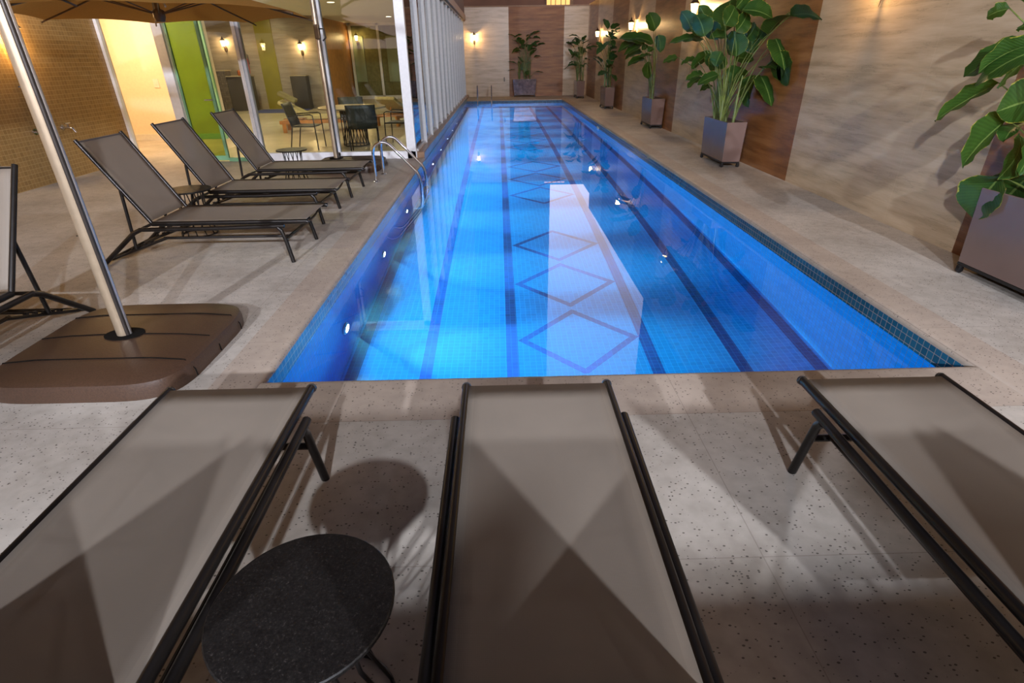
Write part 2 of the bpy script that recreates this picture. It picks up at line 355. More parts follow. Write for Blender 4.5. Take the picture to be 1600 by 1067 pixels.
# ------------------------------------------------------------------ mesh helpers
def orient(d):
    d = Vector(d).normalized()
    up = Vector((0, 0, 1)) if abs(d.z) < 0.95 else Vector((1, 0, 0))
    a = d.cross(up).normalized(); b = a.cross(d).normalized()
    return a, b
class MB:
    def __init__(s): s.v = []; s.f = []; s.uv = {}
    def box(s, lo, hi):
        x0, y0, z0 = lo; x1, y1, z1 = hi; k = len(s.v)
        s.v += [(x0,y0,z0),(x1,y0,z0),(x1,y1,z0),(x0,y1,z0),(x0,y0,z1),(x1,y0,z1),(x1,y1,z1),(x0,y1,z1)]
        s.f += [tuple(k + i for i in q) for q in ((3,2,1,0),(4,5,6,7),(0,1,5,4),(1,2,6,5),(2,3,7,6),(3,0,4,7))]
        return s
    def cbox(s, c, sz, rot=None):
        k = len(s.v); c = Vector(c); h = Vector(sz) / 2
        s.box(tuple(-h), tuple(h)); m = rot if rot is not None else Matrix.Identity(3)
        for i in range(k, len(s.v)): s.v[i] = tuple(c + m @ Vector(s.v[i]))
        return s
    def tube(s, pts, r, n=10, closed=False, flat=1.0, r2=None):
        pts = [Vector(p) for p in pts]; N = len(pts); k0 = len(s.v); pa = None
        for i, p in enumerate(pts):
            if closed: d = pts[(i+1) % N] - pts[i-1]
            else: d = pts[min(i+1, N-1)] - pts[max(i-1, 0)]
            d.normalize()
            if pa is None: a, b = orient(d)
            else:
                a = (pa - d * pa.dot(d)).normalized(); b = a.cross(d).normalized()
            pa = a
            rr = r if r2 is None else r + (r2 - r) * i / max(1, N - 1)
            for j in range(n):
                t = 2 * pi * j / n
                s.v.append(tuple(p + a * cos(t) * rr + b * sin(t) * rr * flat))
        rng = N if closed else N - 1
        for i in range(rng):
            for j in range(n):
                A = k0 + i * n + j; B = k0 + i * n + (j + 1) % n
                C = k0 + ((i + 1) % N) * n + (j + 1) % n; D = k0 + ((i + 1) % N) * n + j
                s.f.append((A, D, C, B))
        if not closed:
            s.f.append(tuple(k0 + j for j in range(n)))
            s.f.append(tuple(k0 + (N - 1) * n + j for j in reversed(range(n))))
        return s
    def lathe(s, prof, c=(0, 0, 0), n=32, cap=True):
        k0 = len(s.v)
        for r, z in prof:
            for j in range(n):
                t = 2 * pi * j / n; s.v.append((c[0] + r * cos(t), c[1] + r * sin(t), c[2] + z))
        for i in range(len(prof) - 1):
            for j in range(n):
                s.f.append((k0 + i*n + j, k0 + i*n + (j+1) % n, k0 + (i+1)*n + (j+1) % n, k0 + (i+1)*n + j))
        if cap:
            s.f.append(tuple(k0 + j for j in reversed(range(n))))
            s.f.append(tuple(k0 + (len(prof)-1)*n + j for j in range(n)))
        return s
    def prism(s, poly, z0, z1):
        k = len(s.v); n = len(poly)
        s.v += [(x, y, z0) for x, y in poly] + [(x, y, z1) for x, y in poly]
        s.f.append(tuple(k + i for i in reversed(range(n)))); s.f.append(tuple(k + n + i for i in range(n)))
        for i in range(n): s.f.append((k + i, k + (i+1) % n, k + n + (i+1) % n, k + n + i))
        return s
    def extrude(s, prof, axis, a, b):
        # profile (p, z) pairs swept along x or y
        k = len(s.v); n = len(prof)
        for t in (a, b):
            for p, z in prof: s.v.append((t, p, z) if axis == 'x' else (p, t, z))
        s.f.append(tuple(k + i for i in range(n))); s.f.append(tuple(k + n + i for i in reversed(range(n))))
        for i in range(n): s.f.append((k + i, k + n + i, k + n + (i+1) % n, k + (i+1) % n))
        return s
    def quad(s, a, b, c, d):
        k = len(s.v); s.v += [a, b, c, d]; s.f.append((k, k+1, k+2, k+3)); return s
    def grid(s, rows, uv=False):
        k = len(s.v); R_, C_ = len(rows), len(rows[0])
        for row in rows: s.v += [tuple(p) for p in row]
        for i in range(R_ - 1):
            for j in range(C_ - 1):
                s.f.append((k + i*C_ + j, k + i*C_ + j + 1, k + (i+1)*C_ + j + 1, k + (i+1)*C_ + j))
                if uv:
                    s.uv[len(s.f) - 1] = [((j + dj) / (C_ - 1), (i + di) / (R_ - 1)) for di, dj in ((0,0),(0,1),(1,1),(1,0))]
        return s
    def build(s, name, mat, parent=None, smooth=False, bevel=0.0, seg=2, loc=None, solid=0.0, sub=0):
        me = bpy.data.meshes.new(name); me.from_pydata([tuple(v) for v in s.v], [], s.f)
        if s.uv:
            ul = me.uv_layers.new(name='UVMap')
            for fi, uvs in s.uv.items():
                p = me.polygons[fi]
                for q, li in enumerate(p.loop_indices): ul.data[li].uv = uvs[q]
        bm = bmesh.new(); bm.from_mesh(me)
        if not s.uv: bmesh.ops.recalc_face_normals(bm, faces=bm.faces)
        bm.to_mesh(me); bm.free()
        me.materials.append(mat if not isinstance(mat, str) else M[mat])
        o = bpy.data.objects.new(name, me); COL.objects.link(o)
        if smooth:
            for p in me.polygons: p.use_smooth = True
            if smooth != 'all':
                me.set_sharp_from_angle(angle=R(42))
        if parent: o.parent = parent
        if loc: o.location = loc
        if solid: md = o.modifiers.new('solid', 'SOLIDIFY'); md.thickness = solid; md.offset = 0
        if sub: md = o.modifiers.new('sub', 'SUBSURF'); md.levels = sub; md.render_levels = sub
        if bevel:
            md = o.modifiers.new('bevel', 'BEVEL'); md.width = bevel; md.segments = seg; md.limit_method = 'ANGLE'; md.angle_limit = R(35)
        return o
def tag(o, label, cat, group=None, kind=None):
    o['label'] = label; o['category'] = cat
    if group: o['group'] = group
    if kind: o['kind'] = kind
    return o
def thing(name, label, cat, loc=(0, 0, 0), rotz=0.0, group=None):
    o = bpy.data.objects.new(name, None); COL.objects.link(o)
    o.location = loc; o.rotation_euler = (0, 0, rotz); o.empty_display_size = 0.1
    return tag(o, label, cat, group)
def struct(o): o['kind'] = 'structure'; return o
def copy_tree(o, parent=None):
    kids = list(KIDS(o)); c = o.copy(); COL.objects.link(c)
    if parent: c.parent = parent
    for ch in kids: copy_tree(ch, c)
    return c
def KIDS(o): return [x for x in bpy.data.objects if x.parent == o]
def again(proto, loc, rotz, label, group=None):
    c = copy_tree(proto); c.location = loc; c.rotation_euler = (0, 0, rotz); c['label'] = label
    if group: c['group'] = group
    return c
def arc(c, r, a0, a1, n, plane='xz'):
    out = []
    for i in range(n + 1):
        t = a0 + (a1 - a0) * i / n
        p = (c[0] + r * cos(t), c[1] + r * sin(t))
        out.append(p)
    return out

# ================================================================== SETTING
XL, XR, YN, YF = -1.37, 2.70, 2.68, 25.45      # pool
XW, YE = 4.02, 27.75                            # right wall, end wall
CW = 0.27
# deck slabs
fl = MB()
for x0, y0, x1, y1 in ((-6.75, -7, XL - CW, 10.40), (-8.9, 10.40, -5.62, 13.65), (XL - CW, -7, XR + CW, 2.25),
                       (XR + CW, -7, XW, YE), (XL, YF + CW, XR + CW, YE)):
    fl.box((x0, y0, -0.12), (x1, y1, 0.0))
struct(fl.build('floor', 'deck'))
rf = MB(); rf.box((-5.62, 10.40, -0.12), (-1.5, YE, 0.0)); rf.box((-13, 13.9, -0.12), (-5.62, YE, 0.0))
struct(rf.build('floor_room', 'room_floor'))
# coping with bull nose
def nose(w, r=0.038, h=0.045):
    p = [(w, -h), (w, 0.0)] + [(r * (1 - sin(t)) , r * cos(t) - r) for t in [pi / 2 * i / 6 for i in range(7)]] + [(0.0, -h)]
    return p
pf = nose(CW)
k = MB(); k.extrude([(XL - a, z) for a, z in pf], 'y', 2.25, 10.42); struct(k.build('trim_1', 'coping', smooth=True))
k = MB(); k.extrude([(XR + a, z) for a, z in pf], 'y', 2.25, YF + CW); struct(k.build('trim_2', 'coping', smooth=True))
k = MB(); k.extrude([(YN - a * 1.59, z) for a, z in pf], 'x', XL, XR); struct(k.build('trim_3', 'coping', smooth=True))
k = MB(); k.extrude([(YF + a, z) for a, z in pf], 'x', XL, XR); struct(k.build('trim_4', 'coping', smooth=True))
k = MB(); k.box((-1.52, 10.42, -0.07), (XL, YE, 0.10)); struct(k.build('trim_5', 'kerb', bevel=0.01))
# pool basin
ZB, ZW, ZT = -1.40, -0.155, -0.045
struct(MB().box((XL, YN, ZB - 0.1), (XR, YF, ZB)).build('floor_pool', 'pool_floor'))
struct(MB().box((XL - 0.1, YN, ZB), (XL, YF, ZW - 0.005)).build('wall_pool_left', 'pool_side'))
struct(MB().box((XR, YN, ZB), (XR + 0.1, YF, ZW - 0.005)).build('wall_pool_right', 'pool_side'))
struct(MB().box((XL, YF, ZB), (XR, YF + 0.1, ZW - 0.005)).build('wall_pool_far', 'pool_end'))
struct(MB().box((XL, YN - 0.1, ZB), (XR, YN, ZW - 0.005)).build('wall_pool_near', 'pool_end'))
struct(MB().box((XL - 0.1, YN, ZW - 0.005), (XL, YF, ZT)).build('trim_6', 'band_side'))
struct(MB().box((XR, YN, ZW - 0.005), (XR + 0.1, YF, ZT)).build('trim_7', 'band_side'))
struct(MB().box((XL, YF, ZW - 0.005), (XR, YF + 0.1, ZT)).build('trim_8', 'band_end'))
struct(MB().box((XL, YN - 0.1, ZW - 0.005), (XR, YN, ZT)).build('trim_9', 'band_end'))
w_ = MB().box((XL - 0.004, YN - 0.004, ZB - 0.004), (XR + 0.004, YF + 0.004, ZW)).build('pool_water', 'water')
tag(w_, 'still blue water filling the long lap pool', 'water', kind='stuff')

# right wall in alternating stone stripes
def wall_r(y0, y1, mat, name='wall_right'):
    struct(MB().box((XW, y0, -0.1), (XW + 0.2, y1, 3.62 if y0 > 25 else 4.28)).build(name, mat))
bounds = [(-7, 2.3, 'trav_y'), (2.3, 4.62, 'brown_y'), (4.62, 7.82, 'trav_y'), (7.82, 10.4, 'brown_y'), (10.4, 13.53, 'trav_y'),
          (13.53, 16.1, 'brown_y'), (16.1, 19.3, 'trav_y'), (19.3, 21.9, 'brown_y'), (21.9, 25.1, 'trav_y'), (25.1, 27.4, 'brown_y'), (27.4, YE, 'trav_y')]
for a, b, m in bounds: wall_r(a, b, m)
for a, b, m in ((-1.6, 0.5, 'trav_x'), (0.5, 2.95, 'brown_x'), (2.95, XW + 0.2, 'trav_x')):
    struct(MB().box((a, YE, -0.1), (b, YE + 0.2, 3.55)).build('wall_far', m))
struct(MB().box((-1.6, YE - 0.02, 3.55), (XW + 0.2, YE + 0.22, 3.60)).build('trim_10', 'soffit'))
# amber mosaic wall on the left, its metal edge strip, plastered passage behind it
struct(MB().box((-6.95, -7, -0.1), (-6.75, 10.72, 3.2)).build('wall_left', 'mosaic'))
struct(MB().box((-6.78, 10.72, -0.02), (-6.70, 10.79, 3.2)).build('trim_11', 'white_metal'))
struct(MB().box((-8.95, 10.79, -0.1), (-6.78, 10.95, 3.2)).build('wall_passage_near', 'cream'))
struct(MB().box((-9.1, 10.79, -0.1), (-8.9, 13.85, 3.2)).build('wall_passage_left', 'cream'))
struct(MB().box((-8.9, 13.65, -0.1), (-7.20, 13.85, 3.2)).build('wall_passage', 'cream'))
struct(MB().box((-7.20, 13.72, -0.1), (-6.35, 13.85, 3.2)).build('wall_passage', 'cream'))
struct(MB().box((-8.9, 13.63, 0.0), (-7.2, 13.65, 0.13)).build('baseboard_passage', 'white_board'))
# reception room
struct(MB().box((-13, 22.5, 0), (-8.62, 22.7, 3.2)).build('wall_room_back', 'mauve_stone'))
struct(MB().box((-8.62, 22.46, 0), (-8.02, 22.7, 3.2)).build('wall_room_olive', 'olive'))
struct(MB().box((-8.02, 22.5, 0), (-6.5, 22.7, 3.2)).build('wall_room_back', 'mauve_stone'))
struct(MB().box((-6.62, 22.7, 0), (-6.5, YE, 3.2)).build('wall_room_return', 'orange_wood'))
struct(MB().box((-13.1, 13.85, 0), (-13.0, 22.7, 3.2)).build('wall_room_left', 'mauve_stone'))
struct(MB().box((-6.5, 27.5, 0), (-1.62, 27.7, 3.2)).build('wall_room_far', 'olive_dark'))
ce = MB(); ce.box((-9.1, 10.45, 3.0), (-1.46, YE, 3.2)); ce.box((-13, 13.85, 3.0), (-9.1, YE, 3.2))
struct(ce.build('ceiling', 'ceiling'))
struct(MB().box((-1.60, 10.38, 3.05), (-1.38, YE, 3.26)).build('trim_12', 'soffit'))
# tall masses around the courtyard
struct(MB().box((-9.1, 10.30, 3.2), (-1.42, YE, 16)).build('wall_upper_left', 'dark_wall'))
struct(MB().box((-14, -7.4, -0.1), (-6.95, 10.0, 12)).build('wall_neighbour_left', 'building'))  # unseen mass added to keep sky light off the deck
struct(MB().box((4.25, -12, -0.1), (9, 15.2, 18)).build('wall_neighbour_right', 'building'))  # unseen mass added to block sky light and bound its reflection
struct(MB().box((-6.75, -2.3, -0.12), (XW, -2.1, 1.95)).build('wall_back', 'trav_x'))  # unseen low wall added to cut the floodlight short of the near deck

b_ = thing('building', 'dark brown building rising behind the far end wall with a lit window', 'building', (0, 31.0, 0))
MB().box((-9, 0, 0), (2.75, 6, 30)).build('facade', 'dark_wall', b_)
wf = MB().box((2.38, -0.05, 3.45), (3.70, 0.0, 4.35)).build('window_frame', 'lamp_iron', b_)
for x0 in (2.42, 2.64, 2.86, 3.13, 3.35): MB().box((x0, -0.08, 3.5), (x0 + 0.18 + (0.05 if x0 == 2.86 else 0), -0.05, 4.3)).build('window_pane', 'lit_window', wf)
MB().box((2.75, 0, 0), (9, 6, 4.42)).build('side_wing', 'dark_wall', b_)

# ------------------------------------------------------------------ glazing
GY = 10.40
def post(mb, x0, x1, y0, y1, z0=0.0, z1=3.05): mb.box((x0, y0, z0), (x1, y1, z1))
w1 = struct(thing('window_1', 'x', 'x')); del w1['label']; del w1['category']
fr = MB()
post(fr, -5.62, -5.46, GY - 0.06, GY + 0.06)
post(fr, -4.34, -4.22, GY - 0.05, GY + 0.05)
post(fr, -2.98, -2.86, GY - 0.05, GY + 0.05)
post(fr, -1.67, -1.51, GY - 0.05, GY + 0.06)
fr.box((-4.22, GY - 0.05, 0.0), (-1.5, GY + 0.05, 0.13)); fr.box((-5.62, GY - 0.05, 2.93), (-1.5, GY + 0.05, 3.05))
fr.box((-4.30, GY - 0.09, 0.0), (-4.26, GY - 0.05, 2.93))
fr.box((-2.93, GY - 0.08, 0.0), (-2.90, GY - 0.05, 2.93))
fr.build('window_frame', 'white_metal', w1, bevel=0.006)
for a, b in ((-4.22, -2.98), (-2.86, -1.63)):
    MB().box((a, GY - 0.006, 0.13), (b, GY + 0.006, 2.93)).build('pane', 'glass', w1)
# green framed door leaf in the front glazing and a green door in the passage wall behind
d1 = struct(thing('door_1', 'x', 'x', (-5.44, GY, 0))); del d1['label']; del d1['category']
dm = MB(); wdo = 0.56
dm.box((0, -0.02, 0.02), (0.035, 0.02, 2.9)); dm.box((wdo - 0.05, -0.025, 0.02), (wdo, 0.025, 2.9))
dm.box((0.035, -0.02, 0.02), (wdo - 0.05, 0.02, 0.10)); dm.box((0.035, -0.02, 2.8), (wdo - 0.05, 0.02, 2.9))
dm.build('door_frame', 'green_metal', d1, bevel=0.004)
MB().box((0.035, -0.005, 0.10), (wdo - 0.05, 0.005, 2.8)).build('pane', 'glass_green', d1)
hd = MB(); hd.tube([(wdo - 0.03, -0.025, 1.02), (wdo - 0.03, -0.07, 1.02), (wdo - 0.16, -0.075, 1.02)], 0.011)
hd.build('door_handle', 'silver', d1, smooth=True)
d2 = struct(thing('door_2', 'x', 'x', (-7.20, 13.70, 0))); del d2['label']; del d2['category']
dm = MB(); dm.box((0, -0.05, 0), (0.09, 0.03, 2.75)); dm.box((0.76, -0.05, 0), (0.85, 0.03, 2.75)); dm.box((0.09, -0.05, 2.62), (0.76, 0.03, 2.75)); dm.box((0.09, -0.04, 0), (0.76, 0.02, 0.12))
dm.build('door_frame', 'green_metal', d2, bevel=0.004)
MB().box((0.09, -0.01, 0.12), (0.76, 0.01, 2.62)).build('door_panel', 'green_panel', d2)
MB().box((0.02, -0.07, 1.25), (0.07, -0.05, 1.65)).build('lock_case', 'black', d2)
w2 = struct(thing('window_2', 'x', 'x')); del w2['label']; del w2['category']
MB().box((-4.88, GY - 0.006, 0.06), (-4.34, GY + 0.006, 2.93)).build('pane', 'glass', w2)
f2 = MB(); f2.box((-4.88, GY - 0.03, 0), (-4.34, GY + 0.03, 0.06)); f2.build('window_frame', 'green_metal', w2)
# long glazed side beside the pool
w3 = struct(thing('window_3', 'x', 'x')); del w3['label']; del w3['category']
ys = [10.52 + 1.18 * i for i in range(15)]
for i in range(14):
    y0, y1 = ys[i], ys[i + 1]
    MB().box((-1.53, y0, 0.14), (-1.52, y1, 3.05)).build('pane', 'glass_side', w3)
    f = MB(); f.box((-1.555, y1 - 0.03, 0.10), (-1.46, y1 + 0.03, 3.05))
    f.box((-1.55, y0, 0.10), (-1.49, y1, 0.14)); f.build('mullion', 'white_metal', w3)
# glazing at the far end of the room
w4 = struct(thing('window_4', 'x', 'x')); del w4['label']; del w4['category']
f = MB()
for x in (-6.4, -5.2, -3.9, -2.6): f.box((x - 0.05, 27.32, 0.1), (x + 0.05, 27.42, 3.0))
f.box((-6.5, 27.32, 0.0), (-1.62, 27.42, 0.14)); f.box((-6.5, 27.32, 2.9), (-1.62, 27.42, 3.0)); f.build('window_frame', 'white_metal', w4)
for a, b in ((-6.35, -5.9), (-4.9, -4.2), (-3.7, -2.9), (-2.5, -1.75)): MB().box((a, 27.45, 0.7), (b, 27.5, 2.5)).build('panel', 'sage', w4)

# ================================================================== SUN LOUNGERS
def make_lounger():
    t = thing('sun_lounger', 'x', 'sun lounger')
    H, HW, HX = 0.355, 0.30, -1.34
    TX, TZ = -1.73, 1.03
    # seat sling (slightly sagging) and backrest sling
    def sheet(p0, p1, sag, n=12, wdt=HW - 0.012, mx=10):
        rows = []
        for i in range(n + 1):
            f = i / n; row = []
            for j in range(mx + 1):
                g = j / mx * 2 - 1
                x = p0[0] + (p1[0] - p0[0]) * f; z = p0[1] + (p1[1] - p0[1]) * f
                row.append((x, g * wdt, z + 0.012 - sag * (1 - g * g) * sin(pi * min(1, max(0.0, f * 1.0)))))
            rows.append(row)
        return MB().grid(rows)
    sheet((-0.01, H), (HX, H), 0.012).build('seat_sling', 'sling', t, smooth='all', solid=0.003)
    sheet((HX - 0.01, H + 0.01), (TX, TZ), 0.006).build('backrest_sling', 'sling', t, smooth='all', solid=0.003)
    for sy in (-1, 1):
        m = MB(); m.tube([(0.0, sy * HW, H), (-0.7, sy * HW, H), (HX, sy * HW, H)], 0.017, 10, flat=1.2)
        m.tube([(0.0, sy * HW, H), (0.012, sy * HW, H - 0.004)], 0.021, 10)
        m.build('side_rail', 'rail', t, smooth=True)
        m = MB(); m.tube([(HX, sy * HW, H + 0.01), (TX, sy * HW, TZ), (TX - 0.012, sy * HW, TZ + 0.02)], 0.017, 10)
        m.build('backrest_rail', 'rail', t, smooth=True)
        # front leg + outer rail + rear leg in one bent tube, split as legs
        oy = sy * (HW + 0.036); z = H - 0.04
        m = MB(); m.tube([(-0.165, oy + sy * 0.012, 0.0), (-0.20, oy, 0.2), (-0.222, oy, z - 0.03), (-0.25, oy, z)], 0.018, 10)
        m.build('leg', 'rail', t, smooth=True)
        m = MB(); m.tube([(-0.19, oy, z + 0.012), (-0.8, oy, z), (-1.44, oy, z)], 0.018, 10); m.build('outer_rail', 'rail', t, smooth=True)
        m = MB(); m.tube([(-1.43, oy, z), (-1.50, oy, z - 0.03), (-1.84, oy + sy * 0.01, 0.012)], 0.020, 10); m.build('leg', 'rail', t, smooth=True)
        iy = sy * (HW - 0.045)
        m = MB(); m.tube([(-0.20, iy, 0.215), (-1.30, iy, 0.215)], 0.012, 8); m.build('lower_rail', 'rail', t, smooth=True)
        # toothed adjuster bar
        m = MB(); m.tube([(-1.28, iy, 0.215), (-1.82, iy, 0.03)], 0.014, 8)
        for q in range(5):
            f = 0.25 + q * 0.12; m.cbox((-1.28 - 0.54 * f, iy, 0.215 - 0.185 * f + 0.016), (0.022, 0.02, 0.02), Matrix.Rotation(R(-19), 3, 'Y'))
        m.build('adjuster_bar', 'rail', t)
        m = MB(); m.tube([(-1.53, iy + sy*0.02, 0.64), (-1.56, iy + sy*0.02, 0.13)], 0.014, 8); m.build('backrest_strut', 'rail', t, smooth=True)
    for x, z, w_, r_ in ((-0.20, 0.205, HW + 0.036, 0.015), (-1.83, 0.03, HW + 0.036, 0.013), (-1.44, H - 0.04, HW + 0.03, 0.013),
                         (-1.56, 0.13, HW - 0.02, 0.010), (-1.53, 0.64, HW - 0.02, 0.010), (TX - 0.003, TZ, HW, 0.012)):
        MB().tube([(x, -w_, z), (x, w_, z)], r_, 8).build('crossbar', 'rail', t, smooth=True)
    for x in (-0.06, -0.22, -0.42, -0.78, -1.14):
        pts = [(x, HW * g, H - 0.012 - 0.045 * (1 - g * g)) for g in [q / 6 - 1 for q in range(13)]]
        MB().tube(pts, 0.010, 8).build('support_bow', 'rail', t, smooth=True)
    return t
GL = 'loungers lined up along the left side of the pool'
GF = 'loungers facing the near end of the pool'
L1 = make_lounger(); L1.location = (-1.70, 5.06, 0); L1['group'] = GL
L1['label'] = 'taupe sling lounger on the left deck, nearest of the three facing the pool side'
again(L1, (-1.79, 6.33, 0), 0, 'taupe sling lounger between two other loungers on the left deck, middle of that row', GL)
again(L1, (-1.78, 7.60, 0), 0, 'taupe sling lounger nearest the glass front of the room', GL)
again(L1, (-3.31, 1.84, 0), R(-90), 'pale sling lounger cut by the left edge, beyond the brown umbrella base')['group'] = GF
again(L1, (-1.13, 2.00, 0), R(90), 'taupe sling lounger in the left foreground, left of the round granite table', GF)
again(L1, (0.135, 1.98, 0), R(90), 'taupe sling lounger in the centre foreground with its foot end to the pool', GF)
again(L1, (1.575, 1.97, 0), R(90), 'taupe sling lounger in the right foreground with its near leg on bare deck', GF)

# ================================================================== SIDE TABLES
def make_table(top_r=0.215, h=0.46, rods=12, r1=0.10, r2=0.17, top='granite', name='side_table', thick=0.016, rr=0.006):
    t = thing(name, 'x', 'table')
    MB().lathe([(0, h - thick), (top_r - 0.004, h - thick), (top_r, h - thick + 0.004), (top_r, h - 0.003), (top_r - 0.003, h), (0.0, h)], n=48, cap=False).build('tabletop', top, t, smooth=True)
    def ring(r, z): return [(r * cos(2*pi*i/32), r * sin(2*pi*i/32), z) for i in range(32)]
    MB().tube(ring(r1 + 0.03, h - thick - rr), rr, 8, closed=True).build('top_ring', 'rod', t, smooth=True)
    MB().tube(ring(r2, rr), rr, 8, closed=True).build('bottom_ring', 'rod', t, smooth=True)
    for i in range(rods):
        a = 2 * pi * i / rods; b = a + 0.55
        MB().tube([((r1 + 0.03) * cos(a), (r1 + 0.03) * sin(a), h - thick), ((r1 + r2) / 2 * 0.86 * cos((a + b) / 2), (r1 + r2) / 2 * 0.86 * sin((a + b) / 2), h * 0.5), (r2 * cos(b), r2 * sin(b), rr)], rr, 8).build('rod', 'rod', t, smooth=True)
    return t
T1 = make_table(); T1.location = (-0.492, 0.875, 0); T1['label'] = 'round black granite side table in the foreground between two loungers'
GT = 'round granite side tables'; T1['group'] = GT
again(T1, (-3.17, 5.70, 0), 0.3, 'round granite side table beside the nearest left deck lounger', GT)
again(T1, (-3.02, 8.38, 0), 0.7, 'small round granite side table standing before the glass front', GT)

# ================================================================== UMBRELLAS
def make_base(t, sx=1.10, sy=1.10):
    n = 28
    def sq(hx, hy, p=5.0):
        out = []
        for i in range(64):
            a = 2 * pi * i / 64; c, s_ = cos(a), sin(a)
            out.append((hx * abs(c) ** (2 / p) * (1 if c >= 0 else -1), hy * abs(s_) ** (2 / p) * (1 if s_ >= 0 else -1)))
        return out
    def sect(y0, y1):
        pass
    # four plank-like sections, each its own lifted band, with grooves between
    m = MB(); k0 = 0
    levels = [(1.0, 0.0), (1.0, 0.06), (0.985, 0.095), (0.93, 0.112)]
    prev = None
    for s_, z in levels:
        ring = sq(sx / 2 * s_, sy / 2 * s_)
        k = len(m.v); m.v += [(x, y, z) for x, y in ring]
        if prev is not None:
            for i in range(64): m.f.append((prev + i, prev + (i + 1) % 64, k + (i + 1) % 64, k + i))
        prev = k
    # crowned top
    for s_, z in ((0.6, 0.128), (0.25, 0.134)):
        ring = sq(sx / 2 * s_, sy / 2 * s_); k = len(m.v); m.v += [(x, y, z) for x, y in ring]
        for i in range(64): m.f.append((prev + i, prev + (i + 1) % 64, k + (i + 1) % 64, k + i))
        prev = k
    m.f.append(tuple(prev + i for i in range(64)))
    b = m.build('base', 'base_plastic', t, smooth=True)
    for yy in (-0.30, 0.0, 0.30):
        pts = []
        hw = sx / 2
        for i in range(25):
            f = i / 24 * 2 - 1; a = abs(f)
            z = 0.134 - 0.006 * (a / 0.25) if a < 0.25 else (0.128 - (0.016) * (a - 0.25) / 0.68 if a < 0.93 else 0.112 - (a - 0.93) / 0.07 * 0.05)
            # surface falls with |y| too
            q = max(a, abs(yy) / (sy / 2)); zz = 0.134 if q < 0.25 else (0.134 - (q - 0.25) / 0.35 * 0.006 if q < 0.6 else (0.128 - (q - 0.6) / 0.33 * 0.016 if q < 0.93 else 0.112 - (q - 0.93) / 0.07 * 0.06))
            pts.append((f * hw * 1.0, yy, zz + 0.0015))
        pts = [(pts[0][0] - 0.004, yy, 0.01)] + pts + [(pts[-1][0] + 0.004, yy, 0.01)]
        MB().tube(pts, 0.0035, 6).build('groove', 'hole', b)
    return b
